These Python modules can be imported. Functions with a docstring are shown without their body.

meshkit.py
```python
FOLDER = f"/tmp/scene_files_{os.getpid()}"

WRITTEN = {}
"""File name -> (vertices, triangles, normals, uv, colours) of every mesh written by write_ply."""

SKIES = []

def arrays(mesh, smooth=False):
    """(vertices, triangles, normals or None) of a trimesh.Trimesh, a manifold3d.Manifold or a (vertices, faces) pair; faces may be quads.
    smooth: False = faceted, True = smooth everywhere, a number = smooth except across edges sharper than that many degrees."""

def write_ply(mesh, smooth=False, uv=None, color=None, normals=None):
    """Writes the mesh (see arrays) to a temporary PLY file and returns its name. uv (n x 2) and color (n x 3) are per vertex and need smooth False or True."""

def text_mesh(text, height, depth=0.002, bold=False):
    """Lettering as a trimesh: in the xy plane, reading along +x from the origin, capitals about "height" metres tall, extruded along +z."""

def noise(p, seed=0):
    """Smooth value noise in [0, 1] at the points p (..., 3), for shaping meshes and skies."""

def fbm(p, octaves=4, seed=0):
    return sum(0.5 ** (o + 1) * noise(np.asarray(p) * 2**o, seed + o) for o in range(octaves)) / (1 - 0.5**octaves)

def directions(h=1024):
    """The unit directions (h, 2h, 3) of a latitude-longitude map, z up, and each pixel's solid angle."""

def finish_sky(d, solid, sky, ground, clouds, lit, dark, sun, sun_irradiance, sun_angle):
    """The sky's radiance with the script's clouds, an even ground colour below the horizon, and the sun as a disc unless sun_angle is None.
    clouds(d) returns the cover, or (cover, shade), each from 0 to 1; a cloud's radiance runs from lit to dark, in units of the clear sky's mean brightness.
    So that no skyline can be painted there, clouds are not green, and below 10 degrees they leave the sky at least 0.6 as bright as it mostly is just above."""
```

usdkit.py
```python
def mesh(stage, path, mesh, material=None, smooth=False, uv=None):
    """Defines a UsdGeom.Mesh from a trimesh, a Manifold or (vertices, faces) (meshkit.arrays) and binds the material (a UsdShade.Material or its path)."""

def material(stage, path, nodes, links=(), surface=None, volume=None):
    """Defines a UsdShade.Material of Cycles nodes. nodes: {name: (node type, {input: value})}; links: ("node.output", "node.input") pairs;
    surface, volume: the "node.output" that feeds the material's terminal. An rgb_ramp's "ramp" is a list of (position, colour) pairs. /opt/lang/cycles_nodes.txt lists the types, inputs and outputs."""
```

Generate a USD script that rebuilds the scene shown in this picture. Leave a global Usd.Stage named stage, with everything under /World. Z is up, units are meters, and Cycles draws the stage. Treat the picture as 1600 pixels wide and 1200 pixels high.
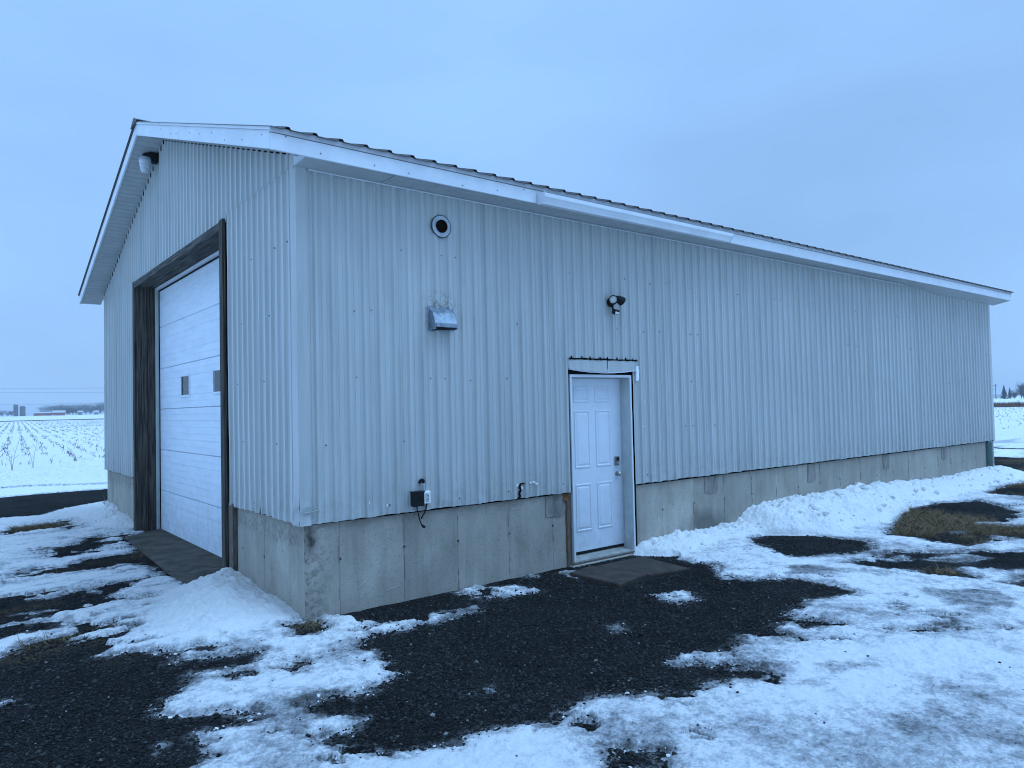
import math
import numpy as np
import trimesh
import shapely
import manifold3d as m3
import usdkit
import meshkit
from pxr import Usd, UsdGeom, UsdLux, UsdShade, Gf, Sdf, Vt

stage = Usd.Stage.CreateInMemory()
UsdGeom.SetStageUpAxis(stage, 'Z')
UsdGeom.SetStageMetersPerUnit(stage, 1.0)
UsdGeom.Xform.Define(stage, '/World')
UsdGeom.Scope.Define(stage, '/World/Looks')

# ------------------------------------------------------------------ camera
CAM = np.array([-2.4151, -5.9345, 1.7625])
YAW, PITCH, ROLL, FPX = 0.90046, 0.03226, -0.02276, 1135.89
EXPOSURE = 1.5
F = np.array([math.cos(YAW) * math.cos(PITCH), math.sin(YAW) * math.cos(PITCH), math.sin(PITCH)])
R0 = np.array([math.sin(YAW), -math.cos(YAW), 0])
U0 = np.cross(R0, F)
RT = R0 * math.cos(ROLL) + U0 * math.sin(ROLL)
UP = -R0 * math.sin(ROLL) + U0 * math.cos(ROLL)
cam = UsdGeom.Camera.Define(stage, '/World/camera')
cam.CreateHorizontalApertureAttr(36.0)
cam.CreateVerticalApertureAttr(27.0)
cam.CreateFocalLengthAttr(FPX * 36.0 / 1600)
cam.CreateClippingRangeAttr(Gf.Vec2f(0.05, 20000))
cam.CreateExposureAttr(EXPOSURE)
cam.AddTransformOp().Set(Gf.Matrix4d(*RT, 0, *UP, 0, *(-F), 0, *CAM, 1))

# ------------------------------------------------------------------ sky and the veiled sun
SUN_DIR = np.array([0.36, -0.34, 0.87])
SUN_DIR /= np.linalg.norm(SUN_DIR)
SKY_STRENGTH = 0.10
OVERCAST = np.array([1.03, 1.90, 3.32])        # cloud veil, before strength
SUN_INTENSITY, SUN_ANGLE = 0.22, 35.0
sky_mat = usdkit.material(stage, '/World/Looks/overcast_sky', {
    'sky': ('sky_texture', {'sky_type': 'single_scattering', 'sun_disc': False,
                            'sun_elevation': float(math.asin(SUN_DIR[2])),
                            'sun_rotation': float(math.atan2(SUN_DIR[0], SUN_DIR[1]))}),
    'tc': ('texture_coordinate', {}),
    'sep': ('separate_xyz', {}),
    'up': ('math', {'math_type': 'maximum', 'value2': 0.0}),
    'sq': ('math', {'math_type': 'power', 'value2': 2.6}),
    'gr': ('math', {'math_type': 'multiply_add', 'value2': 0.85, 'value3': 1.0}),
    'mp': ('mapping', {'scale': (1.0, 1.0, 2.6)}),
    'n': ('noise_texture', {'scale': 1.7, 'detail': 4.0, 'roughness': 0.45}),
    'nr': ('map_range', {'from_min': 0.3, 'from_max': 0.7, 'to_min': 0.88, 'to_max': 1.12}),
    'mul': ('math', {'math_type': 'multiply'}),
    'cc': ('vector_math', {'math_type': 'scale', 'vector1': OVERCAST}),
    'mix': ('mix_color', {'fac': 0.96, 'use_clamp': False}),
    'bg': ('background_shader', {'strength': SKY_STRENGTH}),
}, [('tc.generated', 'sep.vector'), ('sep.z', 'up.value1'), ('up.value', 'sq.value1'), ('sq.value', 'gr.value1'),
    ('tc.generated', 'mp.vector'), ('mp.vector', 'n.vector'), ('n.fac', 'nr.value'),
    ('gr.value', 'mul.value1'), ('nr.result', 'mul.value2'), ('mul.value', 'cc.scale'),
    ('sky.color', 'mix.a'), ('cc.vector', 'mix.b'), ('mix.result', 'bg.color')], surface='bg.background')
dome = UsdLux.DomeLight.Define(stage, '/World/sky')
UsdShade.MaterialBindingAPI.Apply(dome.GetPrim()).Bind(sky_mat)
dome.GetPrim().SetCustomDataByKey('kind', 'structure')
dome.GetPrim().SetCustomDataByKey('label', 'even blue grey overcast winter sky')
dome.GetPrim().SetCustomDataByKey('category', 'sky')
sun = UsdLux.DistantLight.Define(stage, '/World/sun')
sun.CreateIntensityAttr(SUN_INTENSITY)
sun.CreateAngleAttr(SUN_ANGLE)
sun.CreateNormalizeAttr(True)
sun.CreateColorAttr(Gf.Vec3f(0.34, 0.61, 1.0))
zx = np.cross([0, 0, 1.0], SUN_DIR); zx /= np.linalg.norm(zx)
zy = np.cross(SUN_DIR, zx)
sun.AddTransformOp().Set(Gf.Matrix4d(*zx, 0, *zy, 0, *SUN_DIR, 0, 0, 0, 50, 1))

# ------------------------------------------------------------------ helpers
used = {}
def numbered(parent, name):
    k = used.get((parent, name), 0)
    used[(parent, name)] = k + 1
    return f'{parent}/{name}' + (f'_{k:03d}' if k else '')

def tag(prim, label=None, cat=None, group=None, kind=None):
    for k, v in (('label', label), ('category', cat), ('group', group), ('kind', kind)):
        if v:
            prim.SetCustomDataByKey(k, v)
    return prim

def obj(name, mesh, mat, parent=None, smooth=False, label=None, cat=None, group=None, kind=None):
    parent = '/World' if parent is None else str(parent.GetPath()) if hasattr(parent, 'GetPath') else parent
    if isinstance(mesh, list):
        mesh = trimesh.util.concatenate([x for x in mesh])
    p = usdkit.mesh(stage, numbered(parent, name), mesh, mat, smooth=smooth).GetPrim()
    return tag(p, label, cat, group, kind)

def thing(name, label, cat, loc=(0, 0, 0), rotz=0.0, group=None):
    x = UsdGeom.Xform.Define(stage, numbered('/World', name))
    x.AddTranslateOp().Set(Gf.Vec3d(*map(float, loc)))
    x.AddRotateZOp().Set(float(rotz))
    return tag(x.GetPrim(), label, cat, group)

def group_part(name, parent):
    return UsdGeom.Xform.Define(stage, numbered(str(parent.GetPath()), name)).GetPrim()

def copy_thing(src, loc, rotz, label, scale=1.0):
    was = src.GetCustomData()
    name = src.GetName().rsplit('_', 1)[0] if src.GetName()[-3:].isdigit() else src.GetName()
    x = UsdGeom.Xform.Define(stage, numbered('/World', name))
    p = x.GetPrim()
    p.GetReferences().AddInternalReference(src.GetPath())
    x.ClearXformOpOrder()
    x.AddTranslateOp().Set(Gf.Vec3d(*map(float, loc)))
    x.AddRotateZOp().Set(float(rotz))
    x.AddScaleOp().Set(Gf.Vec3f(scale, scale, scale))
    p.SetInstanceable(True)
    return tag(p, label, was['category'], was.get('group'))

def bx(x0, x1, y0, y1, z0, z1, ch=0.0):
    x0, x1 = min(x0, x1), max(x0, x1); y0, y1 = min(y0, y1), max(y0, y1); z0, z1 = min(z0, z1), max(z0, z1)
    if ch <= 0:
        m = trimesh.creation.box([x1 - x0, y1 - y0, z1 - z0])
        m.apply_translation([(x0 + x1) / 2, (y0 + y1) / 2, (z0 + z1) / 2])
        return m
    ch = min(ch, (x1 - x0) * .45, (y1 - y0) * .45, (z1 - z0) * .45)
    pts = []
    for X, sx in ((x0, 1), (x1, -1)):
        for Y, sy in ((y0, 1), (y1, -1)):
            for Z, sz in ((z0, 1), (z1, -1)):
                pts += [(X, Y + sy * ch, Z + sz * ch), (X + sx * ch, Y, Z + sz * ch), (X + sx * ch, Y + sy * ch, Z)]
    return trimesh.convex.convex_hull(np.array(pts))

def hullof(*pts):
    return trimesh.convex.convex_hull(np.array(pts, float))

def extrude(poly, axis, a0, a1):
    """poly: list of 2-D points, extruded along axis ('x': poly is (y,z); 'y': poly is (x,z); 'z': poly is (x,y))."""
    m = trimesh.creation.extrude_polygon(shapely.Polygon(poly), a1 - a0, engine='earcut')
    v = m.vertices.copy()
    if axis == 'x':
        m.vertices = np.stack([v[:, 2] + a0, v[:, 0], v[:, 1]], 1)
    elif axis == 'y':
        m.vertices = np.stack([v[:, 0], v[:, 2] + a0, v[:, 1]], 1)
        m.invert()
    else:
        m.vertices = np.stack([v[:, 0], v[:, 1], v[:, 2] + a0], 1)
    return m

def tube(points, r, n=8):
    points = np.asarray(points, float)
    r = np.broadcast_to(np.asarray(r, float), (len(points),))
    T = np.gradient(points, axis=0)
    T /= np.linalg.norm(T, axis=1, keepdims=True)
    ref = np.array([0, 0, 1.0]) if abs(T[:, 2]).mean() < .8 else np.array([1.0, 0, 0])
    vs, fs = [], []
    for i, (p, t) in enumerate(zip(points, T)):
        a = np.cross(t, ref); a /= np.linalg.norm(a); b = np.cross(t, a)
        for k in range(n):
            th = 2 * math.pi * k / n
            vs.append(p + r[i] * (a * math.cos(th) + b * math.sin(th)))
    for i in range(len(points) - 1):
        for k in range(n):
            p0, p1 = i * n + k, i * n + (k + 1) % n
            fs += [(p0, p1, p1 + n), (p0, p1 + n, p0 + n)]
    c0, c1 = len(vs), len(vs) + 1
    vs += [points[0], points[-1]]
    for k in range(n):
        fs += [(c0, (k + 1) % n, k), (c1, (len(points) - 1) * n + k, (len(points) - 1) * n + (k + 1) % n)]
    m = trimesh.Trimesh(np.array(vs), np.array(fs), process=False)
    m.fix_normals()
    return m

def spline(pts, n=20):
    from scipy.interpolate import CubicSpline
    pts = np.asarray(pts, float)
    return CubicSpline(np.arange(len(pts)), pts)(np.linspace(0, len(pts) - 1, n))

def lathe(profile, n=24):
    return trimesh.creation.revolve(np.array(profile, float), sections=n)

def place(m, loc, axis=(0, 0, 1)):
    """turns the mesh's +z to axis and moves it."""
    m = m.copy()
    m.apply_transform(trimesh.geometry.align_vectors([0, 0, 1], np.array(axis, float) / np.linalg.norm(axis)))
    m.apply_translation(loc)
    return m

def fbm2(x, y, f, seed, oct=3):
    return meshkit.fbm(np.stack([x * f, y * f, np.full_like(x, seed * 7.31)], -1), oct, seed)

# ------------------------------------------------------------------ materials
def M(name, color, rough=0.6, var=0.12, nscale=6.0, mapscale=(1, 1, 1), bump=0.0, bscale=60.0, color2=None, metallic=0.0,
      spec=0.5, detail=5.0, bmap=None, lo=0.35, hi=0.65, bdist=0.01, spray=0.0):
    c = np.array(color, float)
    c1 = np.clip(c * (1 - var), 0, 1) if color2 is None else np.array(color2, float)
    c2 = np.clip(c * (1 + var), 0, 1) if color2 is None else c
    nodes = {'g': ('geometry', {}), 'm': ('mapping', {'scale': mapscale}),
             'n': ('noise_texture', {'scale': nscale, 'detail': detail, 'roughness': 0.6}),
             'r': ('rgb_ramp', {'ramp': [(lo, tuple(c1)), (hi, tuple(c2))]}),
             'p': ('principled_bsdf', {'roughness': rough, 'metallic': metallic, 'specular_ior_level': spec})}
    links = [('g.position', 'm.vector'), ('m.vector', 'n.vector'), ('n.fac', 'r.fac'), ('r.color', 'p.base_color')]
    if spray > 0:
        nodes.update({'sz': ('separate_xyz', {}), 'zr': ('map_range', {'from_min': 0.05, 'from_max': 0.95, 'to_min': spray, 'to_max': spray * 0.12, 'clamp': True}),
                      'sn': ('noise_texture', {'scale': 7.0, 'detail': 9.0, 'roughness': 0.72}), 'sr': ('map_range', {'from_min': 0.40, 'from_max': 0.66, 'clamp': True}),
                      'sm': ('math', {'math_type': 'multiply'}), 'sx': ('mix_color', {'b': (0.20, 0.18, 0.15)})})
        links = [l for l in links if l[1] != 'p.base_color'] + [('g.position', 'sz.vector'), ('sz.z', 'zr.value'), ('g.position', 'sn.vector'), ('sn.fac', 'sr.value'), ('zr.result', 'sm.value1'),
                 ('sr.result', 'sm.value2'), ('sm.value', 'sx.fac'), ('r.color', 'sx.a'), ('sx.result', 'p.base_color')]
    if bump > 0:
        nodes['bm'] = ('mapping', {'scale': bmap or (1, 1, 1)})
        nodes['bn'] = ('noise_texture', {'scale': bscale, 'detail': 5.0, 'roughness': 0.6})
        nodes['b'] = ('bump', {'strength': bump, 'distance': bdist})
        links += [('g.position', 'bm.vector'), ('bm.vector', 'bn.vector'), ('bn.fac', 'b.height'), ('b.normal', 'p.normal')]
    return usdkit.material(stage, f'/World/Looks/{name}', nodes, links, surface='p.BSDF')

white_trim = M('white_trim', (0.60, 0.62, 0.65), rough=0.42, var=0.06, nscale=3, bump=0.05, bscale=30)
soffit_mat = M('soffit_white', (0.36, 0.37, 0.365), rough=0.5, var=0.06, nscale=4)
door_white = M('door_white', (0.63, 0.66, 0.71), rough=0.38, var=0.03, nscale=5, spray=0.30)
section_mat = M('garage_section_white', (0.68, 0.72, 0.78), rough=0.45, var=0.05, nscale=2.2, mapscale=(1, 1.0, 5),
                bump=0.28, bscale=70, bmap=(1, 0.14, 2.2), bdist=0.006, spray=0.34)
dark_wood = M('weathered_wood', (0.125, 0.106, 0.086), rough=0.95, spec=.2, color2=(0.020, 0.018, 0.017), nscale=14, mapscale=(4, 4, 0.14),
              bump=0.8, bscale=45, bmap=(3, 3, 0.10))
dark_beam = M('weathered_beam', (0.13, 0.12, 0.108), rough=0.95, spec=.2, color2=(0.018, 0.0165, 0.016), nscale=14, mapscale=(4, 0.14, 4),
              bump=0.8, bscale=40, bmap=(3, 0.10, 3))
jamb_paint = M('jamb_paint', (0.50, 0.53, 0.52), rough=0.6, spray=0.5, color2=(0.42, 0.45, 0.44), nscale=9, mapscale=(2, 2, .6))
raw_wood = M('raw_wood', (0.17, 0.13, 0.10), rough=0.9, color2=(0.07, 0.055, 0.045), nscale=20, mapscale=(3, 3, .5), bump=.5, bscale=50)
foam_mat = M('orange_foam', (0.30, 0.11, 0.025), rough=0.95, color2=(0.10, 0.04, 0.015), nscale=50, bump=1.0, bscale=80)
black_gap = M('black_gap', (0.006, 0.006, 0.0065), rough=0.95, spec=.1, var=.1)
black_plastic = M('black_plastic', (0.007, 0.007, 0.008), rough=0.55, spec=.2, var=.2, nscale=30)
rubber = M('black_rubber', (0.008, 0.008, 0.008), rough=0.8, spec=.2, var=.1)
lamp_white = M('outlet_white', (0.80, 0.80, 0.78), rough=0.4, var=.04)
lens_mat = M('lamp_lens', (0.55, 0.55, 0.52), rough=0.15, var=.15, nscale=60)
glass_bell = M('frosted_glass', (0.52, 0.55, 0.56), rough=0.22, color2=(0.36, 0.39, 0.41), nscale=18, mapscale=(1, 1, 2.0))
galv = M('galvanised_steel', (0.30, 0.34, 0.38), rough=0.45, color2=(0.13, 0.16, 0.20), nscale=14, metallic=0.35, bump=.2, bscale=25)
galv_ring = M('grey_flange', (0.42, 0.45, 0.48), rough=0.4, color2=(0.32, 0.35, 0.38), nscale=20, metallic=.2)
dark_metal = M('dark_caulk', (0.05, 0.06, 0.075), rough=0.8, var=.3, nscale=30)
rust_dark = M('rusty_bore', (0.010, 0.004, 0.003), rough=0.95, spec=.1, var=.4, nscale=30)
brass = M('worn_nickel', (0.40, 0.38, 0.34), rough=0.28, metallic=0.9, var=.1)
lock_mat = M('lock_bronze', (0.20, 0.18, 0.15), rough=0.4, metallic=0.5, var=.15)
roof_mat = M('brown_roof_steel', (0.035, 0.028, 0.025), rough=0.5, var=.25, nscale=3)
screw_mat = M('screw_head', (0.06, 0.065, 0.075), rough=0.6, var=.3)
concrete = M('apron_concrete', (0.13, 0.108, 0.085), rough=0.95, spec=.2, color2=(0.065, 0.055, 0.044), nscale=3.5, bump=.5, bscale=70)
slab_mat = M('wet_paver', (0.072, 0.056, 0.045), rough=0.85, spec=.15, color2=(0.042, 0.033, 0.027), nscale=7, bump=.3, bscale=120)
sill_mat = M('door_sill', (0.36, 0.35, 0.31), rough=0.6, color2=(0.24, 0.23, 0.21), nscale=12)
green_pipe = M('green_pipe', (0.075, 0.135, 0.125), rough=0.6, color2=(0.05, 0.095, 0.09), nscale=6, mapscale=(1, 1, .4))
patch_mat = M('mortar_patch', (0.27, 0.25, 0.215), rough=0.95, color2=(0.14, 0.135, 0.12), nscale=9, mapscale=(1.5, 1.5, .5), bump=.6, bscale=40)
straw = M('dry_grass', (0.25, 0.165, 0.078), rough=0.9, color2=(0.09, 0.06, 0.03), nscale=9)
stubble_mat = M('corn_stubble', (0.22, 0.18, 0.13), rough=0.9, color2=(0.09, 0.072, 0.056), nscale=5)
weed_mat = M('weed_stalk', (0.15, 0.12, 0.09), rough=0.9, var=.3)
reed_mat = M('reed_brown', (0.20, 0.115, 0.062), rough=0.9, color2=(0.10, 0.058, 0.035), nscale=1.2)
bark = M('bare_twigs', (0.070, 0.062, 0.060), rough=0.9, color2=(0.035, 0.032, 0.033), nscale=.5)
spruce_mat = M('spruce_needles', (0.022, 0.036, 0.026), rough=0.9, var=.4, nscale=.8)
barn_red = M('barn_red', (0.30, 0.09, 0.075), rough=0.85, var=.15, nscale=.3)
barn_white = M('farm_white', (0.62, 0.62, 0.60), rough=0.8, var=.08, nscale=.3)
farm_grey = M('farm_grey', (0.17, 0.18, 0.19), rough=0.85, var=.2, nscale=.3)
silo_mat = M('silo_concrete', (0.10, 0.115, 0.12), rough=0.8, var=.2, nscale=.6)
roof_snow = M('roof_snow', (0.50, 0.51, 0.53), rough=0.8, var=.04)
window_dark = M('window_dark', (0.02, 0.022, 0.025), rough=0.2, var=.1)
wire_mat = M('wire', (0.06, 0.06, 0.065), rough=0.7, var=.1)
interior_mat = M('interior_dark', (0.06, 0.058, 0.055), rough=0.9, var=.2)
stain_black = M('oil_stain', (0.028, 0.028, 0.03), rough=0.9, var=.3, nscale=30)
chip_white = M('paint_chip', (0.80, 0.80, 0.78), rough=0.6, var=.06, nscale=40)

# painted steel siding: pale grey-green, faint vertical dirt streaks, rust round the vent hood
siding = usdkit.material(stage, '/World/Looks/siding_steel', {
    'g': ('geometry', {}), 'm': ('mapping', {'scale': (5.0, 5.0, 0.35)}),
    'n': ('noise_texture', {'scale': 1.6, 'detail': 6.0, 'roughness': 0.62}),
    'r': ('rgb_ramp', {'ramp': [(0.30, (0.350, 0.362, 0.350)), (0.5, (0.408, 0.420, 0.408)), (0.72, (0.452, 0.464, 0.450))]}),
    'oi': ('object_info', {}),
    'ov': ('map_range', {'from_min': 0.0, 'from_max': 1.0, 'to_min': 0.965, 'to_max': 1.03}),
    'tint': ('vector_math', {'math_type': 'scale'}),
    'n2': ('noise_texture', {'scale': 28.0, 'detail': 4.0}),
    'd': ('vector_math', {'math_type': 'distance', 'vector2': (1.42, -0.01, 2.70)}),
    'dr': ('map_range', {'from_min': 0.10, 'from_max': 0.27, 'to_min': 1.0, 'to_max': 0.0, 'clamp': True}),
    'nr': ('map_range', {'from_min': 0.42, 'from_max': 0.72, 'to_min': 0.0, 'to_max': 0.7, 'clamp': True}),
    'rf': ('math', {'math_type': 'multiply'}),
    'mx': ('mix_color', {'b': (0.13, 0.085, 0.05)}),
    'sz': ('separate_xyz', {}),
    'zr': ('map_range', {'from_min': 0.80, 'from_max': 1.25, 'to_min': 0.30, 'to_max': 0.0, 'clamp': True}),
    'n5': ('noise_texture', {'scale': 9.0, 'detail': 8.0, 'roughness': 0.7}),
    'n5r': ('map_range', {'from_min': 0.42, 'from_max': 0.62, 'to_min': 0.0, 'to_max': 1.0, 'clamp': True}),
    'zm': ('math', {'math_type': 'multiply'}),
    'mx2': ('mix_color', {'b': (0.19, 0.175, 0.15)}),
    'n3': ('noise_texture', {'scale': 1.6, 'detail': 5.0}),
    'b': ('bump', {'strength': 0.35, 'distance': 0.02}),
    'p': ('principled_bsdf', {'roughness': 0.33, 'specular_ior_level': 0.5}),
}, [('g.position', 'm.vector'), ('m.vector', 'n.vector'), ('n.fac', 'r.fac'), ('g.position', 'd.vector1'), ('g.position', 'n2.vector'),
    ('d.value', 'dr.value'), ('n2.fac', 'nr.value'), ('dr.result', 'rf.value1'), ('nr.result', 'rf.value2'),
    ('oi.random', 'ov.value'), ('r.color', 'tint.vector1'), ('ov.result', 'tint.scale'),
    ('tint.vector', 'mx.a'), ('rf.value', 'mx.fac'), ('g.position', 'sz.vector'), ('sz.z', 'zr.value'), ('g.position', 'n5.vector'), ('n5.fac', 'n5r.value'), ('zr.result', 'zm.value1'), ('n5r.result', 'zm.value2'), ('mx.result', 'mx2.a'), ('zm.value', 'mx2.fac'), ('mx2.result', 'p.base_color'),
    ('g.position', 'n3.vector'), ('n3.fac', 'b.height'), ('b.normal', 'p.normal')], surface='p.BSDF')

# cast concrete: mottled, drip streaks, fine pores
found_mat = usdkit.material(stage, '/World/Looks/foundation_concrete', {
    'g': ('geometry', {}), 'm': ('mapping', {'scale': (1.0, 1.0, 0.55)}),
    'n': ('noise_texture', {'scale': 2.6, 'detail': 8.0, 'roughness': 0.62}),
    'r': ('rgb_ramp', {'ramp': [(0.26, (0.23, 0.207, 0.172)), (0.43, (0.315, 0.287, 0.240)), (0.60, (0.365, 0.335, 0.285)), (0.76, (0.46, 0.43, 0.375))]}),
    'm2': ('mapping', {'scale': (9.0, 9.0, 0.5)}),
    'n2': ('noise_texture', {'scale': 1.4, 'detail': 4.0, 'roughness': 0.6}),
    'r2': ('rgb_ramp', {'ramp': [(0.30, (0.62, 0.62, 0.60)), (0.55, (1, 1, 1))]}),
    'n4': ('noise_texture', {'scale': 45.0, 'detail': 3.0}),
    'r4': ('rgb_ramp', {'ramp': [(0.30, (0.72, 0.72, 0.72)), (0.42, (1, 1, 1))]}),
    'oi': ('object_info', {}),
    'ov': ('map_range', {'from_min': 0.0, 'from_max': 1.0, 'to_min': 0.90, 'to_max': 1.07}),
    'tint': ('vector_math', {'math_type': 'scale'}),
    'x': ('mix_color', {'blend_type': 'multiply', 'fac': 0.38}),
    'x2': ('mix_color', {'blend_type': 'multiply', 'fac': 0.8}),
    'sm': ('mapping', {'location': (-0.80, 0.0, -2.95), 'scale': (9.0, 0.0, 4.4)}),
    'sl': ('vector_math', {'math_type': 'length'}),
    'sn': ('noise_texture', {'scale': 22.0, 'detail': 5.0, 'roughness': 0.6}),
    'sa': ('math', {'math_type': 'add'}),
    'sr': ('map_range', {'from_min': 0.55, 'from_max': 1.15, 'to_min': 0.92, 'to_max': 0.0, 'clamp': True}),
    'sx': ('separate_xyz', {}),
    'bd': ('map_range', {'from_min': 0.04, 'from_max': 0.36, 'to_min': 0.55, 'to_max': 0.0, 'clamp': True}),
    'bnz': ('map_range', {'from_min': 0.46, 'from_max': 0.60, 'to_min': 0.0, 'to_max': 1.0, 'clamp': True}),
    'by': ('map_range', {'from_min': 0.032, 'from_max': 0.045, 'to_min': 1.0, 'to_max': 0.0, 'clamp': True}),
    'bm0': ('math', {'math_type': 'multiply'}),
    'bm': ('math', {'math_type': 'multiply'}),
    'tm': ('mapping', {'location': (-5.5 * 1.5, 0.0, -0.16 * 3.4), 'scale': (1.5, 0.0, 3.4)}),
    'tl': ('vector_math', {'math_type': 'length'}),
    'ta': ('math', {'math_type': 'add'}),
    'tr': ('map_range', {'from_min': 0.75, 'from_max': 1.35, 'to_min': 0.55, 'to_max': 0.0, 'clamp': True}),
    'smx0': ('math', {'math_type': 'maximum'}),
    'smx': ('math', {'math_type': 'maximum'}),
    'stain': ('mix_color', {'b': (0.022, 0.022, 0.024)}),
    'bn': ('noise_texture', {'scale': 60.0, 'detail': 6.0, 'roughness': 0.65}),
    'b': ('bump', {'strength': 0.5, 'distance': 0.008}),
    'p': ('principled_bsdf', {'roughness': 0.92}),
}, [('g.position', 'm.vector'), ('m.vector', 'n.vector'), ('n.fac', 'r.fac'), ('g.position', 'm2.vector'), ('m2.vector', 'n2.vector'),
    ('n2.fac', 'r2.fac'), ('g.position', 'n4.vector'), ('n4.fac', 'r4.fac'), ('r.color', 'x.a'), ('r2.color', 'x.b'), ('x.result', 'x2.a'), ('r4.color', 'x2.b'),
    ('oi.random', 'ov.value'), ('x2.result', 'tint.vector1'), ('ov.result', 'tint.scale'), ('tint.vector', 'stain.a'),
    ('g.position', 'sm.vector'), ('sm.vector', 'sl.vector1'), ('g.position', 'sn.vector'), ('sl.value', 'sa.value1'), ('sn.fac', 'sa.value2'), ('sa.value', 'sr.value'),
    ('g.position', 'sx.vector'), ('sx.x', 'bd.value'), ('sn.fac', 'bnz.value'), ('sx.y', 'by.value'), ('bd.result', 'bm0.value1'), ('by.result', 'bm0.value2'), ('bm0.value', 'bm.value1'), ('bnz.result', 'bm.value2'), ('sr.result', 'smx0.value1'), ('bm.value', 'smx0.value2'), ('g.position', 'tm.vector'), ('tm.vector', 'tl.vector1'), ('tl.value', 'ta.value1'), ('n.fac', 'ta.value2'), ('ta.value', 'tr.value'), ('smx0.value', 'smx.value1'), ('tr.result', 'smx.value2'),
    ('smx.value', 'stain.fac'), ('stain.result', 'p.base_color'),
    ('g.position', 'bn.vector'), ('bn.fac', 'b.height'), ('b.normal', 'p.normal')], surface='p.BSDF')

pane_glass = usdkit.material(stage, '/World/Looks/pane_glass', {
    't': ('transparent_bsdf', {'color': (0.85, 0.9, 0.9)}), 'gl': ('glossy_bsdf', {'color': (1, 1, 1), 'roughness': 0.03}),
    'f': ('fresnel', {'IOR': 1.5}), 'x': ('mix_closure', {})},
    [('f.fac', 'x.fac'), ('t.BSDF', 'x.closure1'), ('gl.BSDF', 'x.closure2')], surface='x.closure')

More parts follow.
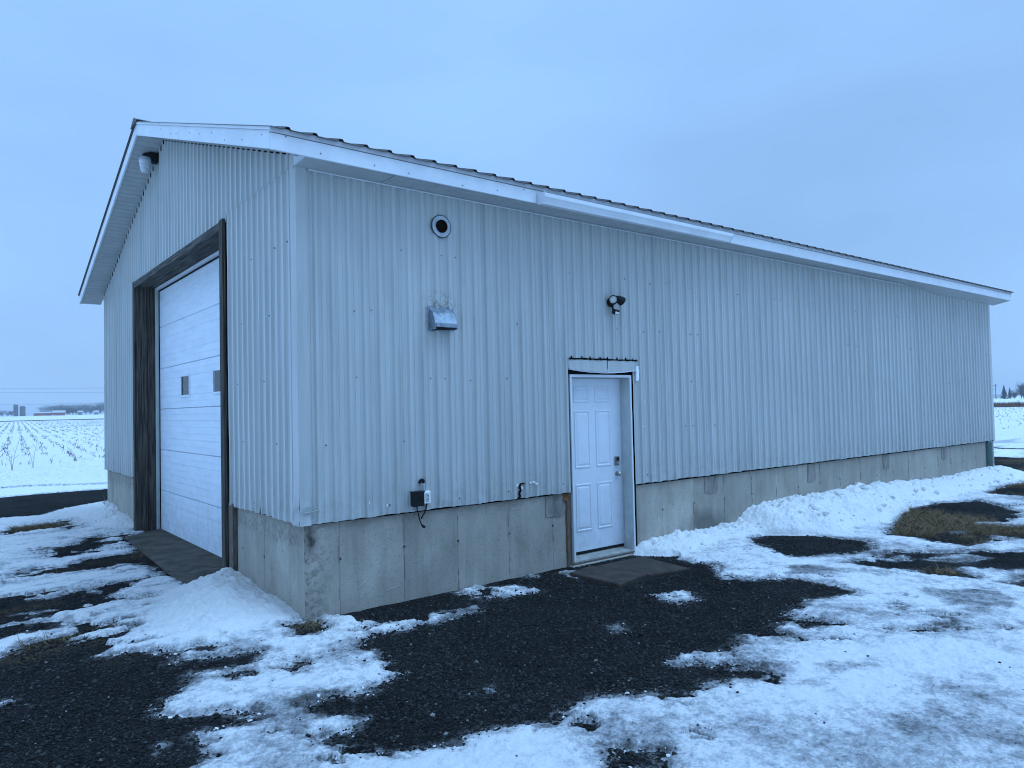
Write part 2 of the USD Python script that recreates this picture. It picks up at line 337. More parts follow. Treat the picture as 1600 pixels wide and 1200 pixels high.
# snow: attribute "grime" runs from clean snow (0) to thin grey ice (1)
snow_mat = usdkit.material(stage, '/World/Looks/snow', {
    'a': ('attribute', {'attribute': 'grime'}),
    'g': ('geometry', {}),
    'm': ('mapping', {'scale': (1.0, 1.0, 1.0)}),
    'n': ('noise_texture', {'scale': 11.0, 'detail': 9.0, 'roughness': 0.78}),
    'nm': ('map_range', {'from_min': 0.33, 'from_max': 0.67, 'to_min': -0.40, 'to_max': 0.30}),
    's': ('math', {'math_type': 'multiply'}),
    'w': ('math', {'math_type': 'pingpong', 'value2': 1.0}),
    'wk': ('map_range', {'from_min': 0.0, 'from_max': 0.25, 'to_min': 0.22, 'to_max': 1.0, 'clamp': True}),
    'ad': ('math', {'math_type': 'add', 'use_clamp': True}),
    'r': ('rgb_ramp', {'ramp': [(0.0, (0.90, 0.87, 0.84)), (0.12, (0.84, 0.82, 0.80)), (0.30, (0.62, 0.615, 0.62)), (0.55, (0.37, 0.37, 0.38)), (0.75, (0.20, 0.20, 0.205)), (1.0, (0.07, 0.067, 0.064))]}),
    'n6': ('noise_texture', {'scale': 48.0, 'detail': 5.0, 'roughness': 0.7}),
    'n6r': ('map_range', {'from_min': 0.3, 'from_max': 0.7, 'to_min': -0.24, 'to_max': 0.17}),
    'nsum': ('math', {'math_type': 'add'}),
    'sp': ('noise_texture', {'scale': 55.0, 'detail': 3.0}),
    'spr': ('map_range', {'from_min': 0.66, 'from_max': 0.74, 'to_min': 0.0, 'to_max': 1.0, 'clamp': True}),
    'spk': ('map_range', {'from_min': 0.05, 'from_max': 0.35, 'to_min': 0.0, 'to_max': 0.75, 'clamp': True}),
    'spm': ('math', {'math_type': 'multiply'}),
    'mx': ('mix_color', {'b': (0.07, 0.062, 0.055)}),
    'ro': ('map_range', {'from_min': 0.0, 'from_max': 0.8, 'to_min': 0.72, 'to_max': 0.30, 'clamp': True}),
    'bn': ('noise_texture', {'scale': 15.0, 'detail': 9.0, 'roughness': 0.74}),
    'b': ('bump', {'strength': 0.9, 'distance': 0.05}),
    'p': ('principled_bsdf', {'specular_ior_level': 0.4})},
    [('g.position', 'm.vector'), ('m.vector', 'n.vector'), ('n.fac', 'nm.value'), ('a.fac', 'wk.value'), ('g.position', 'n6.vector'), ('n6.fac', 'n6r.value'), ('nm.result', 'nsum.value1'), ('n6r.result', 'nsum.value2'), ('nsum.value', 's.value1'), ('wk.result', 's.value2'),
     ('a.fac', 'ad.value1'), ('s.value', 'ad.value2'), ('ad.value', 'r.fac'), ('g.position', 'sp.vector'), ('sp.fac', 'spr.value'),
     ('a.fac', 'spk.value'), ('spr.result', 'spm.value1'), ('spk.result', 'spm.value2'), ('r.color', 'mx.a'), ('spm.value', 'mx.fac'),
     ('mx.result', 'p.base_color'), ('ad.value', 'ro.value'), ('ro.result', 'p.roughness'),
     ('g.position', 'bn.vector'), ('bn.fac', 'b.height'), ('b.normal', 'p.normal')], surface='p.BSDF')

# crushed asphalt: attribute "turf" turns it into brown dead lawn
gravel_mat = usdkit.material(stage, '/World/Looks/gravel', {
    'a': ('attribute', {'attribute': 'turf'}),
    'g': ('geometry', {}),
    'v': ('voronoi_texture', {'scale': 85.0, 'feature': 'f1'}),
    'v2': ('voronoi_texture', {'scale': 38.0, 'feature': 'f1'}),
    'sc': ('separate_color', {}),
    'r': ('rgb_ramp', {'ramp': [(0.0, (0.004, 0.004, 0.004)), (0.55, (0.013, 0.0125, 0.012)), (0.9, (0.024, 0.023, 0.022)), (0.98, (0.045, 0.043, 0.041)), (1.0, (0.12, 0.115, 0.11))]}),
    'n': ('noise_texture', {'scale': 0.9, 'detail': 7.0, 'roughness': 0.6}),
    'nr': ('map_range', {'from_min': 0.3, 'from_max': 0.7, 'to_min': 0.55, 'to_max': 1.75}),
    'tn': ('vector_math', {'math_type': 'scale'}),
    'n2': ('noise_texture', {'scale': 14.0, 'detail': 7.0}),
    'r2': ('rgb_ramp', {'ramp': [(0.3, (0.030, 0.021, 0.012)), (0.55, (0.085, 0.060, 0.032)), (0.75, (0.15, 0.108, 0.056))]}),
    'mx': ('mix_color', {}),
    'fa': ('attribute', {'attribute': 'frost'}),
    'fn': ('noise_texture', {'scale': 16.0, 'detail': 7.0, 'roughness': 0.7}),
    'fs': ('math', {'math_type': 'multiply_add', 'value2': 0.62, 'value3': -0.56}),
    'fm': ('math', {'math_type': 'add'}),
    'fr': ('map_range', {'from_min': 0.24, 'from_max': 0.55, 'to_min': 0.0, 'to_max': 0.55, 'clamp': True}),
    'fx': ('mix_color', {'b': (0.24, 0.235, 0.235)}),
    'h': ('math', {'math_type': 'add'}),
    'b': ('bump', {'strength': 0.9, 'distance': 0.014, 'invert': True}),
    'p': ('principled_bsdf', {'roughness': 0.9, 'specular_ior_level': 0.07})},
    [('g.position', 'v.vector'), ('g.position', 'v2.vector'), ('v.color', 'sc.color'), ('sc.r', 'r.fac'), ('g.position', 'n.vector'), ('n.fac', 'nr.value'),
     ('r.color', 'tn.vector1'), ('nr.result', 'tn.scale'), ('tn.vector', 'mx.a'), ('g.position', 'n2.vector'), ('n2.fac', 'r2.fac'), ('r2.color', 'mx.b'),
     ('a.fac', 'mx.fac'), ('mx.result', 'fx.a'), ('fa.fac', 'fs.value1'), ('g.position', 'fn.vector'), ('fn.fac', 'fm.value1'), ('fs.value', 'fm.value2'), ('fm.value', 'fr.value'), ('fr.result', 'fx.fac'), ('fx.result', 'p.base_color'), ('v.distance', 'h.value1'), ('v2.distance', 'h.value2'), ('h.value', 'b.height'), ('b.normal', 'p.normal')], surface='p.BSDF')
stone_mat = usdkit.material(stage, '/World/Looks/loose_stone', {
    'oi': ('object_info', {}),
    'r': ('rgb_ramp', {'ramp': [(0.0, (0.005, 0.005, 0.005)), (0.55, (0.015, 0.0145, 0.014)), (0.92, (0.033, 0.032, 0.030)), (0.992, (0.065, 0.063, 0.060)), (1.0, (0.28, 0.27, 0.25))]}),
    'p': ('principled_bsdf', {'roughness': 0.8, 'specular_ior_level': 0.18})},
    [('oi.random', 'r.fac'), ('r.color', 'p.base_color')], surface='p.BSDF')

# ------------------------------------------------------------------ ground and snow
L, W = 15.6683, 9.0664
ZB = 0.813                                     # bottom edge of the siding
BARE = [
    [(-2.04, 0.74), (-1.86, 0.99), (-1.67, 1.00), (-1.58, 0.79), (-1.48, 0.62), (-1.49, 0.23), (-1.32, 0.15), (-1.17, 0.07), (-1.03, -0.08), (-1.06, -0.30), (-0.94, -0.32), (-0.79, -0.40), (-0.60, -0.41), (-0.51, -0.55), (-0.70, -0.71), (-1.01, -0.60), (-1.08, -0.76), (-1.20, -0.92), (-1.34, -1.03), (-1.38, -1.19), (-1.23, -1.32), (-1.00, -1.49), (-0.96, -1.69), (-1.27, -1.65), (-1.29, -1.79), (-1.30, -1.98), (-1.71, -2.10), (-2.53, -1.40), (-2.59, 1.00)],
    [(-2.13, 2.70), (-1.93, 2.67), (-1.77, 2.71), (-1.46, 2.50), (-1.24, 2.57), (-1.03, 2.36), (-1.14, 2.09), (-1.32, 2.01), (-1.51, 2.01), (-1.79, 2.08), (-1.97, 2.00), (-2.15, 2.04)],
    [(-2.11, 1.77), (-1.99, 1.70), (-1.75, 1.65), (-1.58, 1.57), (-1.59, 1.33), (-1.77, 1.34), (-2.01, 1.31), (-2.13, 1.38)],
    [(-1.16, 4.22), (-0.98, 4.48), (-0.49, 4.48), (-0.29, 4.75), (-0.26, 4.25), (-0.29, 3.37), (-0.28, 2.79), (-0.29, 2.24), (-0.36, 2.62), (-0.43, 2.80), (-0.46, 3.68), (-0.71, 3.78), (-1.11, 3.80)],
    [(-1.22, 2.72), (-0.79, 2.83), (-0.69, 2.74), (-0.99, 2.57)],
    [(-1.21, 5.66), (-0.84, 5.79), (-0.62, 6.11), (-0.84, 5.47), (-1.06, 5.39)],
    [(-1.74, 4.06), (-1.54, 4.36), (-1.36, 4.22), (-1.61, 4.07)],
    [(-1.48, 8.22), (-1.10, 8.26), (-0.69, 8.29), (-0.68, 7.91), (-1.15, 7.71), (-1.48, 7.73)],
    [(-1.08, 5.07), (-0.88, 5.21), (-0.85, 5.06), (-1.04, 4.86)],
    [(-0.85, 6.06), (-0.57, 6.28), (-0.56, 5.97), (-0.78, 5.67)],
    [(0.35, -0.14), (0.33, -0.41), (0.26, -0.63), (0.10, -0.94), (0.16, -1.04), (0.08, -1.26), (0.00, -1.59), (-0.14, -1.68), (-0.30, -1.75), (-0.44, -1.64), (-0.67, -1.67), (-0.65, -1.83), (-0.49, -2.07), (-0.63, -2.21), (-0.80, -2.13), (-0.67, -2.37), (-0.55, -2.54), (-0.24, -2.71), (-0.14, -2.63), (0.11, -2.72), (0.28, -2.82), (0.43, -2.75), (0.58, -2.70), (0.79, -2.70), (0.82, -2.79), (1.02, -2.94), (1.25, -3.07), (1.38, -3.02), (1.70, -3.15), (1.77, -3.02), (1.88, -2.94), (1.65, -2.79), (1.52, -2.65), (1.72, -2.55), (1.96, -2.69), (2.00, -2.76), (2.24, -2.69), (2.36, -2.62), (2.47, -2.72), (2.57, -2.87), (2.72, -2.70), (3.10, -2.54), (3.34, -2.51), (3.67, -2.40), (4.09, -2.59), (4.24, -2.55), (4.33, -2.24), (4.28, -1.84), (4.00, -1.68), (3.73, -1.50), (3.92, -1.27), (4.30, -0.97), (4.17, -0.80), (4.45, 0.13), (3.33, 0.31), (2.54, 0.18), (1.62, 0.13)],
    [(5.82, -0.42), (6.77, -0.38), (6.63, -0.86), (6.65, -1.20), (6.73, -1.47), (6.26, -1.79), (5.94, -1.73), (5.58, -1.57), (5.22, -1.41), (5.33, -1.12), (5.46, -0.82)],
    [(9.75, -0.67), (10.83, -0.76), (11.48, -1.12), (11.01, -1.63), (10.55, -1.95), (10.00, -2.09), (9.35, -2.08), (9.15, -1.86), (8.96, -1.91), (9.12, -2.45), (9.29, -2.77), (8.38, -3.01), (8.12, -2.75), (8.23, -2.37), (7.61, -2.53), (7.20, -2.45), (7.25, -1.99), (7.35, -1.85), (7.28, -1.59), (7.39, -1.50), (8.31, -1.14)],
    [(12.82, -0.77), (14.09, -0.66), (14.66, -0.81), (16.28, -1.25), (12.89, -2.09), (12.55, -1.44), (12.53, -1.00)],
    [(6.03, -1.97), (6.29, -2.03), (6.51, -2.29), (7.05, -2.67), (6.94, -2.77), (7.31, -2.99), (7.64, -3.26), (6.62, -3.53), (6.33, -3.28), (6.10, -3.13), (6.00, -2.88), (5.43, -2.72), (5.51, -2.61), (5.49, -2.51), (5.42, -2.28), (5.29, -1.93), (5.50, -1.97), (5.55, -2.19)],
    [(5.45, -2.62), (5.85, -2.86), (5.62, -3.12), (5.51, -3.10)],
    [(5.57, -3.36), (5.82, -3.43), (6.15, -3.60), (5.67, -3.72), (5.50, -3.52)],
    [(-0.94, -0.11), (-0.83, -0.03), (-0.70, -0.15), (-0.82, -0.21)],
    [(-0.56, -0.93), (-0.40, -0.92), (-0.48, -1.05)],
    [(-0.87, -0.83), (-0.72, -0.78), (-0.70, -0.90), (-0.84, -0.90)],
    [(3.58, -3.46), (3.88, -3.54), (3.70, -3.60)],
    [(0.31, -3.25), (0.48, -3.42), (0.34, -3.57), (0.13, -3.40)],
    [(4.05, -2.99), (4.04, -3.08), (3.95, -3.10)],
    [(3.05, -2.71), (3.12, -2.87), (2.90, -2.88), (2.88, -2.82)],
]
ISLE = [
    [(1.53, -0.05), (1.87, 0.17), (1.85, -0.09), (2.06, -0.18), (2.12, -0.51), (2.03, -0.56), (1.72, -0.52), (1.50, -0.28)],
    [(0.42, -0.28), (0.45, -0.50), (0.64, -0.49), (0.90, -0.52), (1.13, -0.53), (1.37, -0.59), (1.31, -0.68), (0.97, -0.72), (0.82, -0.77), (0.71, -0.69), (0.46, -0.75), (0.32, -0.65), (0.30, -0.54)],
    [(2.45, 0.07), (2.54, -0.01), (2.48, -0.12), (2.36, -0.07)],
    [(2.80, -0.10), (2.89, -0.15), (3.04, -0.21), (2.88, -0.49), (2.76, -0.30)],
    [(2.79, -1.36), (3.08, -1.52), (3.00, -1.77), (2.65, -1.76), (2.71, -1.61)],
    [(1.82, -1.78), (1.91, -1.80), (1.79, -1.98), (1.76, -1.88)],
    [(0.20, -2.14), (0.32, -2.17), (0.30, -2.22), (0.20, -2.18)],
    [(5.81, -2.17), (6.17, -2.20), (5.95, -2.31)],
    [(6.09, -2.40), (6.38, -2.50), (6.70, -2.58), (6.68, -2.85), (6.25, -2.74)],
    [(8.12, -1.91), (8.31, -2.04), (8.17, -2.10), (7.99, -1.99)],
    [(-2.10, -0.28), (-2.02, -0.30), (-2.04, -0.37), (-2.10, -0.35)],
    [(-1.50, -1.63), (-1.45, -1.65), (-1.47, -1.69)],
]
SLUSH = [
    [(0.63, -1.38), (0.95, -1.31), (0.91, -1.42), (0.64, -1.44)],
    [(3.25, -1.04), (3.45, -1.23), (3.62, -1.47), (3.50, -1.76), (3.29, -1.71), (3.37, -1.43), (3.27, -1.23)],
    [(0.10, -1.39), (0.20, -1.38), (0.18, -1.52)],
    [(4.57, -1.57), (5.02, -1.84), (5.05, -2.12), (4.71, -2.18), (4.47, -2.06), (4.36, -1.84)],
    [(0.65, -3.32), (0.90, -3.36), (0.88, -3.48), (0.64, -3.53), (0.61, -3.45)],
    [(1.78, -3.41), (1.95, -3.56), (1.81, -3.67), (1.74, -3.55)],
    [(-0.85, -1.31), (-0.35, -1.55), (-0.39, -1.97), (-0.85, -2.04), (-1.18, -1.76)],
    [(4.73, -2.83), (5.19, -3.42), (4.99, -3.67), (4.56, -3.80), (4.22, -3.35)],
    [(2.06, -3.19), (2.49, -3.50), (2.51, -3.77), (1.97, -3.55)],
    [(1.54, -2.90), (1.99, -3.04), (2.10, -3.30), (1.53, -3.29), (1.26, -3.12)],
]

BARE += [
    [(0.35, 0.1), (0.35, -0.16), (1.2, -0.12), (3.2, -0.2), (3.2, 0.1)],
    [(-0.14, 0.02), (-0.15, -0.30), (-0.02, -0.36), (0.07, -0.30), (0.08, 0.02)],
    [(-0.34, 1.92), (-0.30, 5.9), (0.5, 6.5), (0.5, 1.75), (0.0, 1.75)],
    [(-14, 10.6), (-3, 9.9), (-1.52, 9.86), (-0.98, 9.6), (-0.48, 10.46), (0.34, 11.18), (1.5, 11.9), (6, 12.4), (17, 12.2), (30, 11), (30, 14), (17, 14.6), (6, 14.6), (0.81, 14.09), (-0.43, 14.18), (-1.29, 13.95), (-14, 13.2)],
    [(-6, 16.5), (-0.51, 15.95), (1.02, 15.25), (6, 15.0), (6, 15.18), (1.02, 15.5), (-0.5, 16.15), (-6, 16.8)],
    [(16.87, 0.28), (16.84, -0.17), (19, -2.0), (25, -1.5), (21.9, 1.32), (21.94, 2.11), (23, 6), (22.5, 12), (17, 12), (16.2, 3)],
    [(25.3, 6), (25.6, 3.35), (25.75, 2.49), (26, 0), (26.7, 0), (26.5, 2.6), (26.35, 3.4), (26.1, 6)],
]
TURF = [BARE[12], BARE[13], BARE[7], BARE[15], BARE[-2]]

def axis_lines(segments, lo, hi, ratio=1.06):
    """segments: [(from, to, step)]; beyond both ends the step grows by ratio."""
    out = []
    for a, b, s in segments:
        out += list(np.arange(a, b - 1e-9, s))
    out.append(segments[-1][1])
    s, p = segments[-1][2], segments[-1][1]
    while p < hi:
        s *= ratio; p += s; out.append(p)
    s, p, pre = segments[0][2], segments[0][0], []
    while p > lo:
        s *= ratio; p -= s; pre.append(p)
    return np.array(pre[::-1] + out)

def sdf(polys, P):
    """signed distance to the polygons' outline: positive outside."""
    u = shapely.union_all([shapely.Polygon(p).buffer(0) for p in polys])
    d = shapely.distance(shapely.points(P), u.boundary)
    shapely.prepare(u)
    return np.where(shapely.contains_xy(u, P[:, 0], P[:, 1]), -d, d)

def ground_z(x, y):
    far = 0.0055 * 40 * np.log1p(np.exp(np.clip((y - 60) / 40, -30, 30)))
    far = np.minimum(far, 4.2 + 0.0 * y)
    return -0.05 + 0.03 * (fbm2(x, y, 0.35, 3, 2) - 0.5) * np.clip(np.abs(y - 0.0) / 1.5, 0.15, 1) + far

BANK_X = [3.9, 4.2, 4.45, 4.94, 5.2, 5.5, 5.9, 6.2, 6.48, 7.0, 8.4, 9.6, 11.2, 12.3, 13.8, 15.0, 15.9, 17.0]
BANK_H = [0.0, .10, .12, .16, .12, .10, .13, .13, .27, .31, .30, .32, .27, .18, .21, .22, .20, .04]
BANK_W = [.3, .45, .55, .5, .42, .40, .42, .5, .8, 1.2, 1.15, .8, .72, .68, .70, .70, .5, .3]

def mound(x, y, cx, cy, rx, ry, h, p=1.4):
    d = ((x - cx) / rx) ** 2 + ((y - cy) / ry) ** 2
    return h * np.exp(-d ** (p / 2) * 1.6)

EDGE = {}
def snow_cover(x, y):
    """thickness of the snow over the ground (negative: bare) and its grime, at world positions."""
    n = x.size
    P = np.stack([x, y], 1)
    near = (x > -7) & (x < 31) & (y > -8) & (y < 18)
    sd = np.full(n, 1.0)
    sb = sdf(BARE, P[near]); si = sdf(ISLE, P[near]); st = sdf(SLUSH, P[near])
    s = np.maximum(np.minimum(sb, 1.0), np.minimum(-si, 0.08))
    # ragged edges, drawn out along the tyre tracks (the x direction) left of the shed
    u, v = x[near], y[near]
    left = np.clip((v + 0.3) / 1.2, 0, 1) * (u < 1.0)
    na = fbm2(u, v, 3.3, 11, 4) - 0.5
    nb = fbm2(u, v, 15.0, 12, 3) - 0.5
    nc = meshkit.fbm(np.stack([u * 1.6 + v * .25, v * 3.4 - u * .5, np.full_like(u, 5.5)], -1), 5, 13) - 0.5
    nd = fbm2(u, v, 48.0, 14, 2) - 0.5
    s = s + 0.17 * na + 0.19 * nb + 0.08 * nd
    yard = np.clip((9.6 - v) / 2.0, 0, 1)
    streak = np.clip((nc - 0.06) / 0.05, 0, 1)
    s = s - left * yard * streak * (0.5 - 0.25 * np.clip(v / 9, 0, 1)) * (u > -6)
    # small holes melted through the thin cover, drawn out along the driving direction
    hx = meshkit.fbm(np.stack([u * 2.0 + v * 0.3, v * 4.2 - u * 0.6, np.full_like(u, 9.2)], -1), 6, 41) - 0.5
    hi = meshkit.fbm(np.stack([u * 2.6 - v * 2.0, (u * .62 + v * .78) * 5.2, np.full_like(u, 3.7)], -1), 6, 42) - 0.5
    hole = np.where(left > .5, np.clip((hx - 0.045) / 0.05, 0, 1) * 0.26, np.clip((hi - 0.125) / 0.05, 0, 1) * 0.30)
    s = s - hole * yard * (u > -6)
    # worn holes in the trampled ice to the right
    ice = np.clip((u - 0.6) / 1.0, 0, 1) * np.clip((-0.9 - v) / .6, 0, 1)
    nh = fbm2(u, v, 2.3, 15, 5) - 0.5
    s = s - ice * np.clip((nh - 0.17) / 0.05, 0, 1) * 0.5
    # piles hide whatever is under them
    d = -(v - 0.03)
    hw = np.interp(u, BANK_X, BANK_H, 0, 0) * np.interp(u, [5.8, 6.5], [0.8, 1.0]); ww = np.interp(u, BANK_X, BANK_W) * (1 + 0.5 * (fbm2(u, v * .3, 2.2, 16, 3) - .5))
    q = np.clip(d / ww, 0, 2)
    bank = hw * np.clip(1 - q ** 2.4, 0, 1) ** 1.25 * 1.04 * (d > -0.2)
    bank *= 1 + 0.55 * (fbm2(u, v, 5.0, 17, 4) - 0.5)
    pile = mound(u, v, -0.28, 1.40, 0.40, 0.52, 0.15, 2.8) + mound(u, v, -0.56, 0.85, 0.40, 0.50, 0.15, 2.6) + mound(u, v, -0.24, 0.62, 0.34, 0.45, 0.12, 2.4) + mound(u, v, -0.62, 0.25, 0.34, 0.38, 0.07) + mound(u, v, -0.1, 1.5, 0.4, 0.4, .08)
    pile += mound(u, v, -0.02, 8.35, 0.36, 0.75, 0.26) + mound(u, v, -0.05, 7.2, 0.34, 0.5, 0.15) + mound(u, v, 0.30, -0.25, 0.2, 0.2, .04)
    pile *= (1 + 1.1 * (fbm2(u, v, 3.6, 18, 4) - 0.5))
    pile = np.where((np.abs(u + 0.0) < .6) & (v > 1.82) & (v < 6.4), pile * np.clip((1.98 - v) / .16, 0, 1), pile)
    big = bank + pile
    s = np.where(big > 0.001, np.maximum(s, (big - 0.03) * 4), s)
    base = 0.034 * (1 - np.exp(-np.clip(s, 0, None) / 0.10))
    relief = np.clip(s / 0.08, 0, 1) * (0.030 * (fbm2(u, v, 6.0, 19, 4) - 0.45) + 0.020 * (fbm2(u, v, 20.0, 20, 3) - 0.5) + 0.010 * (fbm2(u, v, 44.0, 26, 2) - .5))
    h = np.where(s > 0, base + relief, np.maximum(s * 0.35, -0.06))
    h = h + np.where(s > 0, big * np.clip(s / 0.08, 0, 1), 0)
    lump = np.clip(big / .12, 0, 1) * (0.065 * (np.abs(fbm2(u, v, 9.0, 21, 4) - 0.5) * 2 - .3) + 0.035 * (fbm2(u, v, 17.0, 27, 3) - .5) + 0.02 * (fbm2(u, v, 36.0, 29, 2) - .5))
    h = h + lump
    thick = np.zeros(n); grime = np.zeros(n)
    EDGE['s'] = np.full(n, 1.0); EDGE['s'][near] = s
    thick[near] = h
    g = np.clip(1 - s / 0.15, 0, 1) ** 1.6 * 0.80
    g = g + ice * np.clip(0.27 + 1.5 * (fbm2(u, v, 1.4, 22, 6) - 0.47) + 0.9 * np.clip(hi, -.2, .2) + 1.4 * np.clip(fbm2(u, v, 4.2, 43, 5) - .58, 0, .3), 0.05, .66)
    g = g + left * yard * np.clip(0.20 + 1.9 * nc, 0.03, .55)
    rest = (1 - ice) * (1 - left) * yard
    g = g + rest * np.clip(0.16 + 1.6 * (fbm2(u, v, 1.9, 25, 5) - 0.48), 0, .5)
    g = g + np.clip(-(st + 0.30 * na + 0.16 * nb) / 0.14, 0, 1) * 0.55
    g = g * (1 - np.clip((big - .002) / 0.03, 0, 1) * 0.96)
    g = g * np.clip((s + 0.02) / 0.04, 0, 1)
    grime[near] = g
    # open field beyond the lanes
    fld = np.clip((y - 14.6) / 3.0, 0, 1) + np.clip((x - 26.5) / 6.0, 0, 1)
    fld = np.clip(fld, 0, 1)
    und = fbm2(x, y, 0.22, 23, 4)
    fh = 0.05 + fld * (0.10 + 0.16 * (und - 0.4)) + fld * 0.02 * (fbm2(x, y, 1.6, 24, 3) - .5)
    fh += mound(x, y, 1.4, 19.6, 1.5, 0.9, 0.34) + mound(x, y, -1.0, 18.3, 1.6, .8, 0.13) + mound(x, y, -3.5, 19.0, 2.4, .9, 0.2)
    thick = np.where(near, np.where(thick > 0, thick + fld * (fh - 0.05), thick), fh)
    grime = np.clip(grime + (1 - fld) * 0.05 + fld * 0.19, 0, 1)
    inside = (x > 0.06) & (x < L - 0.06) & (y > 0.06) & (y < W - 0.06)
    thick = np.where(inside, -0.1, thick)
    return thick, grime

def sheet(xs, ys, zf, extra):
    X, Y = np.meshgrid(xs, ys)
    x, y = X.ravel(), Y.ravel()
    z, attr, keep = zf(x, y)
    nx, ny = len(xs), len(ys)
    i = (np.arange(ny - 1)[:, None] * nx + np.arange(nx - 1)[None, :]).ravel()
    quads = np.stack([i, i + 1, i + nx + 1, i + nx], 1)
    return np.stack([x, y, z], 1), quads, attr, keep

def emit(name, V, quads, attr, attr_name, mat, smooth_normals, extra=None, **kw):
    ids = np.unique(quads)
    remap = np.full(len(V), -1); remap[ids] = np.arange(len(ids))
    q = remap[quads]
    path = numbered('/World', name)
    m = UsdGeom.Mesh.Define(stage, path)
    m.CreatePointsAttr(Vt.Vec3fArray.FromNumpy(V[ids].astype(np.float32)))
    m.CreateFaceVertexCountsAttr(Vt.IntArray.FromNumpy(np.full(len(q), 4, np.int32)))
    m.CreateFaceVertexIndicesAttr(Vt.IntArray.FromNumpy(q.astype(np.int32).ravel()))
    m.CreateSubdivisionSchemeAttr('none')
    m.CreateNormalsAttr(Vt.Vec3fArray.FromNumpy(smooth_normals[ids].astype(np.float32)))
    m.SetNormalsInterpolation('vertex')
    pv = UsdGeom.PrimvarsAPI(m).CreatePrimvar(attr_name, Sdf.ValueTypeNames.FloatArray, 'vertex')
    pv.Set(Vt.FloatArray.FromNumpy(attr[ids].astype(np.float32)))
    for nm_, a_ in (extra or {}).items():
        UsdGeom.PrimvarsAPI(m).CreatePrimvar(nm_, Sdf.ValueTypeNames.FloatArray, 'vertex').Set(Vt.FloatArray.FromNumpy(a_[ids].astype(np.float32)))
    UsdShade.MaterialBindingAPI.Apply(m.GetPrim()).Bind(mat)
    return tag(m.GetPrim(), **kw)

def grid_normals(V, nx, ny):
    G = V.reshape(ny, nx, 3)
    du = np.gradient(G, axis=1); dv = np.gradient(G, axis=0)
    N = np.cross(du, dv)
    return (N / np.linalg.norm(N, axis=-1, keepdims=True)).reshape(-1, 3)

# ground
gx = axis_lines([(-4, 6, 0.04), (6, 22, 0.09)], -3000, 3000, 1.10)
gy = axis_lines([(-5.5, 1, 0.04), (1, 17, 0.09)], -3000, 3000, 1.10)
X, Y = np.meshgrid(gx, gy)
x, y = X.ravel(), Y.ravel()
gz = ground_z(x, y)
nearg = (x > -7) & (x < 31) & (y > -8) & (y < 18)
turf = np.zeros(x.size)
tsd = sdf(TURF, np.stack([x[nearg], y[nearg]], 1))
turf[nearg] = np.clip(-(tsd - 0.08 + 0.5 * (fbm2(x[nearg], y[nearg], 2.0, 31, 3) - .5)) / 0.12, 0, 1)
turf[nearg] *= np.clip((fbm2(x[nearg], y[nearg], 0.9, 33, 3) - .45) / .10, 0, 1)
lf = np.clip((y + .2) / 1.0, 0, 1) * (x < .8) * np.clip(10 - y, 0, 1)
turf = np.clip(turf + lf * np.clip((fbm2(x, y, 1.3, 34, 4) - .50) / .2, 0, .7), 0, 1)
gz = gz + np.where(nearg, 0.012 * (fbm2(x, y, 9.0, 32, 3) - 0.5), 0)
snow_cover(x, y)
frost = np.clip(1 + EDGE['s'] / 0.20, 0, 1) ** 1.5 * (EDGE['s'] < .99)
nx_, ny_ = len(gx), len(gy)
i = (np.arange(ny_ - 1)[:, None] * nx_ + np.arange(nx_ - 1)[None, :]).ravel()
GV = np.stack([x, y, gz], 1)
emit('gravel_ground', GV, np.stack([i, i + 1, i + nx_ + 1, i + nx_], 1), turf, 'turf', gravel_mat, grid_normals(GV, nx_, ny_), extra={'frost': frost},
     label='dark crushed asphalt yard in front of the shed', cat='gravel ground', kind='structure')

# snow
sx = axis_lines([(-4, -2.6, 0.03), (-2.6, 3.2, 0.0135), (3.2, 6.0, 0.018), (6.0, 9.0, 0.026), (9, 17, 0.045)], -3000, 3000, 1.07)
sy = axis_lines([(-5.4, -4.6, 0.025), (-4.6, -1.2, 0.0135), (-1.2, 1.2, 0.016), (1.2, 4, 0.026), (4, 10, 0.045), (10, 22, 0.08)], -3000, 3000, 1.07)
X, Y = np.meshgrid(sx, sy)
x, y = X.ravel(), Y.ravel()
thick, grime = snow_cover(x, y)
gzs = ground_z(x, y)
SV = np.stack([x, y, gzs + thick], 1)
SN = grid_normals(SV, len(sx), len(sy))
nx_, ny_ = len(sx), len(sy)
i = (np.arange(ny_ - 1)[:, None] * nx_ + np.arange(nx_ - 1)[None, :]).ravel()
SQ = np.stack([i, i + 1, i + nx_ + 1, i + nx_], 1)
tq = thick[SQ]
SQ = SQ[(tq > -0.012).any(1)]
cx, cy = x[SQ].mean(1), y[SQ].mean(1)
is_bank = (cx > 4.05) & (cx < 16.4) & (cy > -np.interp(cx, BANK_X, BANK_W) * 1.0) & (cy < 0.06)
is_pile = (((cx + 0.40) / 0.62) ** 2 + ((cy - 0.85) / 1.2) ** 2 < 1) & (cx < 0.06)
is_left = (((cx + 0.02) / 0.5) ** 2 + ((cy - 7.9) / 1.5) ** 2 < 1) & (cx < 0.06)
is_field = (cy > 14.8) | (cx > 27)
